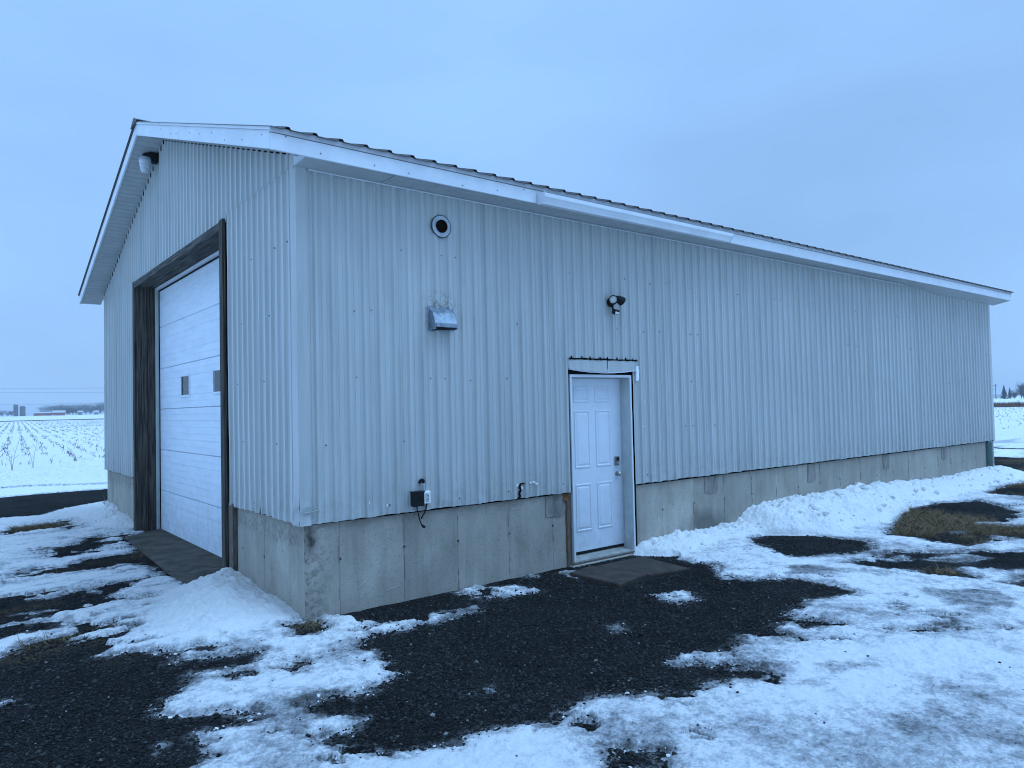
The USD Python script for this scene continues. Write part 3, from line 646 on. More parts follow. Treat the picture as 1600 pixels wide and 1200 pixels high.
for nm, mask, lab, cat, kind in (
        ('snow_bank', is_bank, 'long lumpy snow bank heaped along the foot of the side wall', 'snow bank', None),
        ('snow_pile', is_pile, 'smooth snow pile between the concrete apron and the front corner', 'snow pile', None),
        ('snow_pile', is_left & ~is_pile, 'small pointed snow drift against the foundation left of the garage door', 'snow pile', None),
        ('snowy_field', is_field, 'flat white snow field with corn stubble behind the shed', 'snow field', 'structure'),
        ('patchy_snow', ~(is_bank | is_pile | is_left | is_field), 'trampled patchy snow and grey ice on the dark yard', 'snow cover', 'structure')):
    emit(nm, SV, SQ[mask], grime, 'grime', snow_mat, SN, label=lab, cat=cat, kind=kind)

# ------------------------------------------------------------------ the shed
rng = np.random.default_rng(7)
SLOPE = 0.3332
FB, FT = 3.840, 4.0145                         # bottom and top of the eave fascia
OG, OE = 0.354, 0.349                          # overhang at the gable and at the eave
XE = L + 0.29
def rake(y, base):                             # height of a line that runs along the rake
    y = np.asarray(y, float)
    return base + SLOPE * (np.minimum(y, W - y) + OE)

shed = thing('metal_shed', 'long pale grey corrugated steel shed on a concrete foundation', 'shed')

PITCH_RIB = 0.1525
PROF = [(-0.028, 0.0), (-0.0135, 0.0215), (0.0135, 0.0215), (0.028, 0.0), (0.046, 0.0), (0.0515, 0.0042), (0.057, 0.0), (0.0955, 0.0), (0.101, 0.0042), (0.1065, 0.0)]

def profile(u0, u1, phase=0.0):
    out = []
    k0 = int(math.floor((u0 - phase) / PITCH_RIB)) - 1
    for k in range(k0, int((u1 - phase) / PITCH_RIB) + 2):
        out += [(phase + k * PITCH_RIB + a, b) for a, b in PROF]
    out = np.array(out)
    us = out[:, 0]
    inner = out[(us > u0 + 1e-4) & (us < u1 - 1e-4)]
    e0 = (u0, np.interp(u0, us, out[:, 1])); e1 = (u1, np.interp(u1, us, out[:, 1]))
    return np.vstack([[e0], inner, [e1]])

def corrugated(u0, u1, z0, z1, wall, off=0.0, dent=0.0, seed=0, rows=None, ragged=0.0):
    """one strip of steel siding. wall 'long': u is x, faces -y; 'gable': u is y, faces -x. z0, z1: numbers or functions of u."""
    p = profile(u0, u1)
    u, d = p[:, 0], p[:, 1] + off
    f0 = z0(u) if callable(z0) else np.full(len(u), float(z0))
    f1 = z1(u) if callable(z1) else np.full(len(u), float(z1))
    if ragged:
        f0 = f0 + ragged * (meshkit.noise(np.stack([u * 9, u * 0, u * 0 + seed], -1), seed) - 0.5)
    t = np.array(rows if rows is not None else [0, .02, .06, .12, .25, .5, .75, 1.0])
    Z = f0[None] + (f1 - f0)[None] * t[:, None]
    U = np.broadcast_to(u, Z.shape)
    D = np.broadcast_to(d, Z.shape).copy()
    wob = meshkit.noise(np.stack([U * 2.1, Z * 0.9, U * 0 + 3.3], -1), 5) - 0.5
    D += 0.010 * wob
    if dent:
        low = np.exp(-(Z - ZB) / 0.16)
        D += dent * low * (meshkit.noise(np.stack([U * 5.0, Z * 5.0, U * 0 + 8.1], -1), seed + 9) - 0.55)
    nr, nc = Z.shape
    V = np.stack([U, -D, Z], -1) if wall == 'long' else np.stack([-D, U, Z], -1)
    V = V.reshape(-1, 3)
    i = (np.arange(nr - 1)[:, None] * nc + np.arange(nc - 1)[None]).ravel()
    q = np.stack([i, i + 1, i + nc + 1, i + nc], 1)
    if wall != 'long':
        q = q[:, ::-1]
    return trimesh.Trimesh(V, np.vstack([q[:, [0, 1, 2]], q[:, [0, 2, 3]]]), process=False)

# openings
DX0, DX1, DZ1 = 3.082, 4.118, 2.195            # cut-out round the entry door
GY0, GY1, GZ1 = 2.03, 6.30, 3.735              # garage opening
def wall_top(u):
    return np.interp(u, [0, 11.4, 12.0, 13.0, 16], [3.99, 3.99, 3.95, 3.90, 3.90])
edges = [0.060] + [0.0763 + 0.915 * k for k in range(1, 18)]
edges = [e for e in edges if e < L - 0.3] + [L - 0.004]
for k in range(len(edges) - 1):
    a, b = edges[k], edges[k + 1] + (0.010 if k < len(edges) - 2 else 0)
    off = 0.0032 * (k % 2) + 0.001
    dent = 0.030 if b < 2.0 else 0.016 if b < 5 else 0.008
    parts, lows = [], [0, .02, .05, .09, .14, .2, .3, .5, .75, 1.0]
    if b < DX0 or a > DX1:
        parts.append(corrugated(a, b, ZB, wall_top, 'long', off, dent, k, lows, ragged=0.012))
    else:
        if a < DX0:
            parts.append(corrugated(a, DX0, ZB, wall_top, 'long', off, dent, k, lows, ragged=0.010))
        parts.append(corrugated(max(a, DX0), min(b, DX1), 2.297, wall_top, 'long', off, 0, k, ragged=0.02))
        if b > DX1:
            parts.append(corrugated(DX1, b, ZB, wall_top, 'long', off, dent, k, lows, ragged=0.010))
    obj('siding_sheet', parts, siding, shed)

SEAM = 3.905
top_line = lambda u: rake(u, FB + 0.055)
def gable_edges(y0, y1):
    ks = [0.0763 + 0.915 * k for k in range(0, 11)]
    return [y0] + [e for e in ks if y0 + .12 < e < y1 - .12] + [y1]
low_spans = [(0.112, GY0 - 0.12), (GY1 + 0.10, W - 0.004)]
for si, (y0, y1) in enumerate(low_spans):
    ed = gable_edges(y0, y1)
    for k in range(len(ed) - 1):
        a, b = ed[k], ed[k + 1] + (0.010 if k < len(ed) - 2 else 0)
        f1 = lambda u: np.minimum(SEAM, rake(u, FB + 0.055))
        obj('siding_sheet', corrugated(a, b, ZB, f1, 'gable', 0.001 + .0016 * (k % 2), 0.022 if si == 0 else .01, 40 + k + 10 * si,
            [0, .02, .05, .09, .14, .2, .3, .5, .75, 1.0], ragged=0.012), siding, shed)
ed = gable_edges(0.112, W - 0.004)
for k in range(len(ed) - 1):
    a, b = ed[k], ed[k + 1] + (0.010 if k < len(ed) - 2 else 0)
    mid = (a + b) / 2
    f0 = lambda u: np.where((u > GY0 - 0.12) & (u < GY1 + 0.10), GZ1 + 0.06, SEAM - 0.028)
    pieces, cuts = [], [a] + [c for c in (GY0 - 0.12, GY1 + 0.10) if a < c < b] + [b]
    cuts = sorted(cuts + ([W / 2] if a < W / 2 < b else []))
    for c0, c1 in zip(cuts[:-1], cuts[1:]):
        m_ = (c0 + c1) / 2
        lowz = GZ1 + 0.06 if GY0 - 0.12 < m_ < GY1 + 0.10 else SEAM - 0.028
        pieces.append(corrugated(c0, c1, lowz, top_line, 'gable', 0.0075 + .0016 * (k % 2), 0, 70 + k, ragged=0.016 if lowz > SEAM - .1 else .01))
    obj('siding_sheet', pieces, siding, shed)

# rear walls close the shed
rear = []
r1 = corrugated(0.0, W, ZB, top_line, 'gable', 0.0, 0, 90); v = r1.vertices.copy(); v[:, 0] = L - v[:, 0]; r1.vertices = v; r1.invert(); rear.append(r1)
r2 = corrugated(0.0, L, ZB, 3.99, 'long', 0.0, 0, 91); v = r2.vertices.copy(); v[:, 1] = W - v[:, 1]; r2.vertices = v; r2.invert(); rear.append(r2)
obj('rear_siding', rear, siding, shed)
obj('interior_lining', [bx(0.42, L - .1, .18, .2, .0, 3.9), bx(0.42, L - .1, W - .2, W - .18, .0, 3.9), bx(L - .14, L - .12, .2, W - .2, 0, 3.9),
    bx(0.42, L - .12, .2, W - .2, 3.88, 3.9), bx(.5, L - .12, .2, W - .2, -.02, .0), bx(.40, .42, .2, 2.0, 0, 3.9), bx(.40, .42, 6.35, W - .2, 0, 3.9)], interior_mat, shed)

# corner flashing, bent and scuffed at its foot
def corner_strip(face):
    zs = np.array([ZB - 0.006, ZB + .03, ZB + .09, ZB + .15, ZB + .2, 1.2, 2.0, 2.9, 3.86 if face == 'long' else 3.985])
    out = []
    bend = np.array([.012, .004, -.004, .010, .003, 0, .002, -.001, 0])
    us = np.array([-0.030, 0.03, 0.066, 0.076]) if face == 'long' else np.array([-0.030, 0.05, 0.098, 0.122])
    V = []
    for z, b in zip(zs, bend):
        for j, u in enumerate(us):
            dd = 0.030 + b * (1 if j in (1, 2) else .4)
            if j == 3:
                dd = 0.004
            V.append((u, -dd, z) if face == 'long' else (-dd, u, z))
    V = np.array(V); nc = 4
    i = (np.arange(len(zs) - 1)[:, None] * nc + np.arange(nc - 1)[None]).ravel()
    q = np.stack([i, i + 1, i + nc + 1, i + nc], 1)
    if face != 'long':
        q = q[:, ::-1]
    return trimesh.Trimesh(V, np.vstack([q[:, [0, 1, 2]], q[:, [0, 2, 3]]]), process=False)
ct = obj('corner_flashing', [corner_strip('long'), corner_strip('gable')], siding, shed)
obj('bent_flange', [hullof((.015, -.034, .905), (.15, -.036, .922), (.15, -.046, .930), (.015, -.044, .913), (.015, -.030, .915), (.15, -.030, .932))], siding, ct)
obj('corner_flashing', [bx(L - .10, L + .012, -.014, -.010, ZB - .02, 3.82), bx(L + .008, L + .012, -.01, .1, ZB - .02, 3.82)], siding, shed)
# black strips painting in the shadow of the gap under the siding
for g_ in (bx(0.02, DX0 - .03, .010, .028, ZB - 0.012, ZB + .10), bx(DX1 + .0, L - .03, .010, .028, ZB - 0.018, ZB + .10),
           bx(.010, .028, .02, GY0 - .2, ZB - .006, ZB + .1), bx(.010, .028, GY1 + .15, W - .03, ZB - .012, ZB + .1)):
    obj('sill_gap', g_, black_gap, shed)

# screws of the sheets: about a pixel each
sc = []
for k in range(103):
    u = 0.076 + 0.1525 * k
    for zi, z in enumerate((0.90, 1.48, 2.06, 2.66, 3.26)):
        if rng.random() < (0.22 if u < 5.5 else .08) and not (DX0 - .05 < u < DX1 + .05 and z < 2.3):
            r = 0.0048 + .0022 * rng.random()
            m = trimesh.creation.cylinder(r, 0.012, sections=6); m.apply_transform(trimesh.transformations.rotation_matrix(math.pi / 2, [1, 0, 0]))
            m.apply_translation([u + rng.normal() * .01, -0.006, z + rng.normal() * .012]); sc.append(m)
for k in range(59):
    u = 0.076 + 0.1525 * k
    for z in (0.9, 1.48, 2.06, 2.66, 3.26, 4.2):
        if rng.random() < .14 and (u < GY0 - .2 or u > GY1 + .2):
            m = trimesh.creation.cylinder(0.006, 0.012, sections=6); m.apply_transform(trimesh.transformations.rotation_matrix(math.pi / 2, [0, 1, 0]))
            m.apply_translation([-0.006, u, z]); sc.append(m)
obj('screw', sc, screw_mat, shed, kind='stuff')

# scraped paint and the split sheet left of the door
def flake(cx, cz, w, h, seed, d=0.0065, n=9):
    r_ = np.random.default_rng(seed)
    th = np.linspace(0, 2 * math.pi, n, endpoint=False)
    rr = 0.55 + 0.45 * r_.random(n)
    poly = [(cx + w * math.cos(t) * r, cz + h * math.sin(t) * r) for t, r in zip(th, rr)]
    return extrude(poly, 'y', -d - 0.0015, -d + .003)
chips = [flake(2.318, .952, .010, .022, 21, .012), flake(2.385, .925, .016, .024, 22, .012), flake(2.53, .975, .016, .010, 23, .022), flake(2.575, .950, .022, .012, 24, .022), flake(2.36, .88, .012, .018, 25, .012), flake(2.33, .955, .012, .018, 1, .006), flake(2.37, .945, .009, .022, 2, .006), flake(2.355, .905, .02, .007, 3, .008), flake(2.50, .965, .02, .012, 4, .012),
         flake(2.555, .963, .02, .016, 5, .008), flake(2.59, .968, .013, .013, 6, .008), flake(4.215, 2.10, .02, .055, 7, .020), flake(4.235, 2.16, .012, .04, 8, .012),
         flake(4.19, 2.19, .014, .03, 9, .020), flake(4.33, 1.80, .006, .018, 10, .012), flake(.62, .93, .006, .03, 11, .021), flake(.80, .90, .008, .02, 12, .012),
         flake(4.30, 1.50, .005, .012, 13, .012), flake(4.42, 1.28, .012, .02, 14, .012), flake(3.06, 1.38, .006, .03, 15, .012)]
obj('bare_paint_chip', chips, chip_white, shed, kind='stuff')
tears = [extrude([(2.345, .955), (2.362, .962), (2.352, .93), (2.368, .90), (2.350, .868), (2.358, .83), (2.338, .812), (2.325, .812), (2.340, .835), (2.334, .87), (2.352, .90), (2.338, .93)], 'y', -.026, -.004),
         extrude([(2.358, .957), (2.405, .964), (2.43, .958), (2.40, .972), (2.36, .970)], 'y', -.024, -.004),
         extrude([(.588, .845), (.591, .93), (.594, .93), (.593, .845)], 'y', -.014, -.003), extrude([(.762, .83), (.776, .872), (.779, .872), (.781, .83)], 'y', -.014, -.003)]
for t_ in tears:
    obj('torn_edge', t_, black_gap, shed)

# ------------------------------------------------------------------ foundation
core = [bx(.036, DX0 - .06, .036, .25, -.45, .85), bx(DX1 + .02, L - .036, .036, .25, -.45, .85), bx(.036, .25, .25, GY0 - .17, -.45, .85), bx(.036, .25, GY1 + .04, W - .036, -.45, .85),
        bx(L - .25, L - .036, .25, W - .25, -.45, .85), bx(.036, L - .036, W - .25, W - .036, -.45, .85)]
found = obj('foundation', core, found_mat, shed)
def fpanel(u0, u1, wall, z1=0.845):
    c, dpt = 0.0022, 0.003
    f = 0.03 + rng.uniform(-.0014, .0014)
    poly = [(u0 + .0006, .06), (u0 + .0006, f + dpt), (u0 + c, f), (u1 - c, f), (u1 - .0006, f + dpt), (u1 - .0006, .06)]
    m = extrude(poly, 'z', -.45, z1)
    if wall == 'gable':
        v = m.vertices[:, [1, 0, 2]].copy(); m.vertices = v; m.invert()
    return m
LONG_SEAMS = [0.03, .35, .99, 1.59, 2.23, 2.83, DX0 - .05]
LONG_SEAMS2 = [DX1 + .012, 4.65, 5.27, 5.92, 6.56, 7.18, 7.77, 8.39, 9.02, 9.70, 10.28, 10.88, 11.51, 12.19, 12.79, 13.39, 14.03, 14.68, 15.12]
for S, wall in ((LONG_SEAMS, 'long'), (LONG_SEAMS2, 'long'), ([.03, .36, .99, 1.60, GY0 - .26], 'gable'), ([GY1 + .14, 7.05, 7.77, 8.45, W - .03], 'gable')):
    for a, b in zip(S[:-1], S[1:]):
        obj('foundation_panel', fpanel(a, b, wall), found_mat, found)
# cement fins along the form seams, and tie holes
fins, ties = [], []
for u in LONG_SEAMS[1:-1] + LONG_SEAMS2[1:-1]:
    z = -.15
    while z < .78:
        hgt = rng.uniform(.03, .16)
        if rng.random() < (.6 if u < 3 else .35):
            s = rng.choice([-1, 1]) * rng.uniform(.003, .008)
            fins.append(bx(u + s - .0022, u + s + .0022, .022, .034, z, z + hgt, .0012))
        z += hgt + rng.uniform(.0, .05)
    m = trimesh.creation.cylinder(.012, .004, sections=7); m.apply_transform(trimesh.transformations.rotation_matrix(math.pi / 2, [1, 0, 0]))
    m.apply_translation([u + .004, .0285, .47 + rng.uniform(-.03, .03)]); ties.append(m)
for u in (.99, 1.60):
    m = trimesh.creation.cylinder(.010, .004, sections=7); m.apply_transform(trimesh.transformations.rotation_matrix(math.pi / 2, [0, 1, 0]))
    m.apply_translation([.0285, u, .40]); ties.append(m)
obj('seam_fin', fins, found_mat, found, kind='stuff')
obj('tie_hole', ties, stain_black, found, kind='stuff')
def blot(cx, cz, w, h, seed, n=26, low=.90, d=0.0275, th=.004):
    r_ = np.random.default_rng(seed)
    t = np.linspace(0, 2 * math.pi, n, endpoint=False)
    rr = low + (1 - low) * r_.random(n)
    k = 1 / np.maximum(abs(np.cos(t)), abs(np.sin(t))) ** .95
    return extrude([(cx + w * math.cos(a) * r * q, cz + h * math.sin(a) * r * q) for a, r, q in zip(t, rr, k)], 'y', d - th, d + .006)
for j, (px, z0, wd) in enumerate(((2.875, .56, .15), (5.64, .56, .145), (8.15, .50, .12), (10.63, .53, .12), (13.08, .55, .125))):
    obj('mortar_patch', blot(px, (z0 + .83) / 2, wd, (.83 - z0) / 2, 100 + j), patch_mat, found)
scr = []
for (x0, z0, x1, z1, w) in ((.93, .49, 1.08, .505, .0022), (1.02, .33, 1.20, .345, .002), (1.49, .20, 1.55, .33, .003), (1.33, .09, 1.36, .21, .003), (2.22, .10, 2.25, .2, .004), (5.02, .15, 5.035, .28, .008),
                            (2.22, .70, 2.40, .705, .004), (.52, .20, .62, .26, .003), (2.5, .25, 2.56, .33, .002), (.80, .12, .98, .15, .003)):
    dx, dz = x1 - x0, z1 - z0; l = math.hypot(dx, dz); nx, nz = -dz / l * w, dx / l * w
    scr.append(extrude([(x0, z0), ((x0 + x1) / 2 + nx, (z0 + z1) / 2 + nz), (x1, z1), ((x0 + x1) / 2 - nx * .3, (z0 + z1) / 2 - nz * .3)], 'y', .0265, .032))
obj('pale_scratch', scr, chip_white and M('scratch_grey', (.46, .45, .42), rough=.9, var=.15), found, kind='stuff')
cr = []
pts = [(.03, 1.62, .08), (.03, 1.46, .20), (.03, 1.34, .26), (.03, 1.25, .37), (.03, 1.12, .43), (.03, 1.03, .50)]
for p, q in zip(pts[:-1], pts[1:]):
    cr.append(tube([np.array(p) + [.0015, 0, 0], np.array(q) + [.0015, 0, 0]], .003, 4))
obj('wall_crack', cr, stain_black, found)
obj('corner_pipe', [tube([(L - .33, .01, -.1), (L - .33, .01, .78)], .075, 14), tube([(L - .33, .0, .77), (L - .33, -.015, .80)], [.078, .05], 14)], green_pipe, shed)
obj('corner_board', bx(L - .24, L - .03, .008, .036, -.3, .80, .004), sill_mat, shed)

# ------------------------------------------------------------------ roof, fascia, soffit
def roof_sheet(x0, x1, side):
    us = []
    k0 = int(math.floor(x0 / .2286)) - 1
    for k in range(k0, int(x1 / .2286) + 2):
        c = k * .2286
        us += [(c - .030, 0), (c - .014, .024), (c + .014, .024), (c + .030, 0)]
    us = np.array(us); inner = us[(us[:, 0] > x0 + 1e-4) & (us[:, 0] < x1 - 1e-4)]
    p = np.vstack([[(x0, np.interp(x0, us[:, 0], us[:, 1]))], inner, [(x1, np.interp(x1, us[:, 0], us[:, 1]))]])
    n = len(p); V = []
    for (yy, zz) in ((-OE - .035, FT + .006 - .035 * SLOPE), (W / 2, FT + .006 + SLOPE * (W / 2 + OE))):
        for th in (0, -.004):
            V += [(a, yy if side == 0 else W - yy, zz + b + th) for a, b in p]
    V = np.array(V); fs = []
    def strip(a, b):
        for i in range(n - 1):
            fs.extend([(a + i, a + i + 1, b + i + 1), (a + i, b + i + 1, b + i)])
    strip(0, 2 * n); strip(3 * n, n); strip(n, 0)
    m = trimesh.Trimesh(V, np.array(fs), process=False)
    if side:
        m.invert()
    return m
xe = np.linspace(-OG - .02, XE + .03, 19)
for side in (0, 1):
    for a, b in zip(xe[:-1], xe[1:]):
        obj('roof_sheet', roof_sheet(a, b + .012, side), roof_mat, shed)
zr = FT + .006 + SLOPE * (W / 2 + OE)
obj('ridge_cap', [hullof(*[(xx, W / 2 + s * .20, zr - .20 * SLOPE + dz) for xx in (-OG - .03, XE + .03) for s in (-1, 1) for dz in (.022, .028)],
                         *[(xx, W / 2, zr + dz) for xx in (-OG - .03, XE + .03) for dz in (.03, .045)])], roof_mat, shed)
# closure under the roof so that no sky shows at the ribs
obj('eave_closure', [bx(-OG, XE, -OE - .004, -OE + .02, FT - .01, FT + .012)], M('closure_grey', (.20, .2, .2), rough=.8), shed)

def rake_board(y0, y1, x0, x1, b0, b1, mat, name):
    """board that follows the rake from y0 to y1 between heights b0 and b1 (given at the eave)."""
    P = []
    for yy in (y0, y1):
        for xx in (x0, x1):
            for b in (b0, b1):
                P.append((xx, yy, float(rake(yy, b))))
    return obj(name, hullof(*P), mat, shed)
for y0, y1 in ((-OE + .0235, 2.42), (2.423, W / 2 - .006), (W / 2 + .006, 6.9), (6.903, W + OE)):
    rake_board(y0, y1, -OG, -OG + .022, FB, FT - .026, white_trim, 'rake_fascia')
for y0, y1 in ((-OE - .008, 3.25), (3.23, W / 2 - .003), (W / 2 + .003, W + OE)):
    rake_board(y0, y1, -OG - .012, -OG + .03, FT - .024, FT + .010, white_trim if y1 < W / 2 else roof_mat, 'rake_flashing')
fe = [-OG, 2.385, 7.21, 11.70, XE]
for k, (a, b) in enumerate(zip(fe[:-1], fe[1:])):
    dz = (0, .002, -.001, .001)[k]
    m_ = bx(a + .0012, b - .0012, -OE - .001 * (k % 2), -OE + .022, FB + dz, 3.9735 + dz * .5, .002)
    obj('eave_fascia', m_, white_trim, shed)
drip_mat = M('drip_edge_grey', (0.44, 0.45, 0.47), rough=0.5, var=.12, nscale=2)
for a, b in ((-OG - .008, 5.61), (5.612, XE)):
    obj('drip_edge', bx(a, b, -OE - .009, -OE + .03, 3.9775, FT + .004, .001), drip_mat, shed)
obj('fascia_gap', bx(-OG + .01, XE - .01, -OE + .003, -OE + .02, 3.968, 3.984), black_gap, shed)  # black strip painting the shadow line between fascia and drip edge
nails = []
for k in range(14):
    xx = -.25 + .42 * k + rng.normal() * .05
    zz = FB + rng.choice([.04, .12]) + rng.normal() * .008
    m = trimesh.creation.cylinder(.0055, .006, sections=6); m.apply_transform(trimesh.transformations.rotation_matrix(math.pi / 2, [1, 0, 0])); m.apply_translation([xx, -OE - .001, zz]); nails.append(m)
for k in range(10):
    yy = -.1 + .42 * k + rng.normal() * .08
    m = trimesh.creation.cylinder(.005, .006, sections=6); m.apply_transform(trimesh.transformations.rotation_matrix(math.pi / 2, [0, 1, 0])); m.apply_translation([-OG - .001, yy, float(rake(yy, FB)) + .03 + .08 * rng.random()]); nails.append(m)
obj('fascia_nail', nails, screw_mat, shed, kind='stuff')
# gable soffit: one slat after another, each with its pressed groove
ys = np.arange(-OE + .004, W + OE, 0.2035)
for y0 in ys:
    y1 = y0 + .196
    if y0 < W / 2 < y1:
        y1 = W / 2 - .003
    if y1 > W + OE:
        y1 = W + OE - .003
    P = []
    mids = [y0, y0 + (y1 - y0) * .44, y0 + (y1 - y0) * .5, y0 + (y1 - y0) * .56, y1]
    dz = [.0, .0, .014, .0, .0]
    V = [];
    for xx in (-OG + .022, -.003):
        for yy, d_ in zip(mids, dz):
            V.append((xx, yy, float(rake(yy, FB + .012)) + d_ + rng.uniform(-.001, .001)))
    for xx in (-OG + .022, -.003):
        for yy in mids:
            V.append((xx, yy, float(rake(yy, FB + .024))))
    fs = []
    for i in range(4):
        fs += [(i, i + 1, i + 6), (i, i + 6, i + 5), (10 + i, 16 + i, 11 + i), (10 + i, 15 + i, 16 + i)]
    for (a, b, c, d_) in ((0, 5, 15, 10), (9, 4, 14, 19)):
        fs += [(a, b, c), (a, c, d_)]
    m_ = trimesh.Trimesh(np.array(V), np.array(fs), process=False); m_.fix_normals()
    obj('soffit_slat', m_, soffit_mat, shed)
# black strip painting the shade of gaps between rib ends and gable soffit
for s_ in (0, 1):
    y0, y1 = (0.125, W / 2) if s_ == 0 else (W / 2, W - .1)
    rake_board(y0, y1, -.020, -.001, FB - (.002 if s_ == 0 else .036), FB + .0115, black_gap, 'rib_gap')
# eave soffit panels; the last ones have dropped at the wall
def wall_edge(xx):
    return np.interp(xx, [0, 1, 8, 11.5, 12.0, 12.6, 13.3, 16], [3.846, 3.85, 3.87, 3.87, 3.855, 3.80, 3.785, 3.775])
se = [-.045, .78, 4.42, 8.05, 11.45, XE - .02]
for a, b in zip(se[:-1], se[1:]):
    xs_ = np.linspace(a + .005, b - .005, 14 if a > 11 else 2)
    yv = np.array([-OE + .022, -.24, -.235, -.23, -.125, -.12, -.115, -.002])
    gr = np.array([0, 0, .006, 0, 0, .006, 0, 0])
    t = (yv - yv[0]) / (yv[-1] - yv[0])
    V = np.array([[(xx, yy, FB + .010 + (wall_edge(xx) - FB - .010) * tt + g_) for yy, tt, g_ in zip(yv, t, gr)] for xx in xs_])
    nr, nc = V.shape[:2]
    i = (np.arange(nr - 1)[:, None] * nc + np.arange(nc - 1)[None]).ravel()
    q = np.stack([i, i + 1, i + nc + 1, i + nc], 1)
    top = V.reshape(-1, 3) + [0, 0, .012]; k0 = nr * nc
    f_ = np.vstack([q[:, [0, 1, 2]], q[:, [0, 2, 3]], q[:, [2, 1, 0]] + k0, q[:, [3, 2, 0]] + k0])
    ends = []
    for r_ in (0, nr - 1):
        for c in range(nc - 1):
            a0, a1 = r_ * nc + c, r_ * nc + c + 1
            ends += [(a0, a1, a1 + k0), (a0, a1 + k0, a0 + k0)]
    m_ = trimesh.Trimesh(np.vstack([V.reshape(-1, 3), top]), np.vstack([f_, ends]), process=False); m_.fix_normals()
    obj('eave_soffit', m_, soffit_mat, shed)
obj('soffit_trim', bx(.08, 11.4, -.036, -.028, 3.836, 3.846), white_trim, shed)
obj('soffit_cavity', bx(0.0, XE - .03, -OE + .024, -.03, FB + .03, FB + .034), black_gap, shed)  # black sheet added behind the soffit panels, painting the shade in their joints
obj('eave_return', [hullof((-.03, -OE + .02, FB + .015), (-.03, 0, FB + .02), (-.03, -.0, FB + .11), (-.03, -OE + .02, FB + .02), (-.01, -OE + .02, FB + .015), (-.01, 0, FB + .02), (-.01, 0, FB + .11), (-.01, -OE + .02, FB + .02))], white_trim, shed)
obj('eave_return', [hullof((XE - .025, -OE + .022, FB), (XE - .025, .0, 3.775), (XE - .025, 0, 3.97), (XE - .025, -OE + .022, FT - .02), (XE - .01, -OE + .022, FB), (XE - .01, 0, 3.775), (XE - .01, 0, 3.97), (XE - .01, -OE + .022, FT - .02))], white_trim, shed)
# short piece of gutter above the door
def gutter():
    y_ = -OE - .004
    prof = [(y_, 3.935), (y_, 3.828), (y_ - .062, 3.826), (y_ - .070, 3.845), (y_ - .088, 3.872), (y_ - .108, 3.890), (y_ - .110, 3.930), (y_ - .100, 3.934), (y_ - .098, 3.926), (y_ - .104, 3.924), (y_ - .101, 3.894), (y_ - .082, 3.878), (y_ - .064, 3.848), (y_ - .058, 3.832), (y_ - .005, 3.834), (y_ - .005, 3.935)]
    body = extrude(prof, 'x', 2.40, 5.60)
    cap = [(y_, 3.935), (y_, 3.824), (y_ - .066, 3.822), (y_ - .092, 3.868), (y_ - .114, 3.888), (y_ - .116, 3.936)]
    g = obj('gutter', body, white_trim, shed)
    obj('gutter_end_cap', extrude(cap, 'x', 2.396, 2.402), white_trim, g); obj('gutter_end_cap', extrude(cap, 'x', 5.598, 5.604), white_trim, g)
gutter()

# ------------------------------------------------------------------ garage door
LX = 0.30                                       # plane of the door leaf
opening = group_part('garage_opening', shed)
for j in range(2):                              # two weathered planks line each side of the opening
    x0, x1 = (-.020, .132) if j == 0 else (.140, .30)
    obj('jamb_plank', bx(x0, x1, GY1, GY1 + .04, -.06, GZ1 + .02, .003), dark_wood, opening)
    obj('jamb_plank', bx(x0, x1, GY0 - .04, GY0, -.06, GZ1 + .02, .003), dark_wood, opening)
    obj('head_plank', bx(x0, x1, GY0, GY1, GZ1 + (0 if j == 0 else .006), GZ1 + .04, .003), dark_beam, opening)
obj('trim_board', bx(-.052, -.020, GY1 - .004, GY1 + .105, -.06, GZ1 + .085, .004), dark_wood, opening, label='weathered wooden trim board left of the garage door')
obj('trim_board', bx(-.052, -.020, GY0 - .115, GY0 + .004, -.05, GZ1 + .095, .004), dark_wood, opening, label='weathered wooden trim board right of the garage door')
obj('trim_board', bx(-.050, -.021, GY0 + .004, GY1 - .004, GZ1 - .012, GZ1 + .078, .004), dark_beam, opening, label='weathered wooden trim board above the garage door')
obj('trim_board', bx(-.018, .03, GY0 - .255, GY0 - .12, -.06, ZB + .02, .004), raw_wood, opening, label='short grey board between the garage door and the concrete')
gdoor = group_part('garage_door', shed)
seams = [-0.01, .62, 1.24, 1.86, 2.48, 3.12, 3.72]
wins = [(4.55, 5.02), (3.03, 3.50)]
for k in range(6):
    z0, z1 = seams[k] + .002, seams[k + 1] - .002
    pr = [(LX + .045, z0), (LX + .006, z0), (LX, z0 + .006)]
    n_g = 7
    for j in range(1, n_g):
        zc = z0 + (z1 - z0) * j / n_g
        wd = .0045 if j in (2, 5) else .003
        pr += [(LX, zc - wd - .002), (LX + (.004 if j in (2, 5) else .0022), zc - wd * .4), (LX + (.004 if j in (2, 5) else .0022), zc + wd * .4), (LX, zc + wd + .002)]
    pr += [(LX, z1 - .006), (LX + .006, z1), (LX + .045, z1)]
    m_ = extrude(pr, 'y', GY0 + .012, GY1 - .012)
    if k == 3:
        mf = m3.Manifold(m3.Mesh(np.asarray(m_.vertices, np.float32), np.asarray(m_.faces, np.uint32)))
        for (a, b) in wins:
            c_ = bx(LX - .1, LX + .1, a + .02, b - .02, 2.035, 2.305)
            mf = mf - m3.Manifold(m3.Mesh(np.asarray(c_.vertices, np.float32), np.asarray(c_.faces, np.uint32)))
        mm = mf.to_mesh(); m_ = trimesh.Trimesh(mm.vert_properties[:, :3], mm.tri_verts, process=False)
    obj('door_section', m_, section_mat, gdoor)
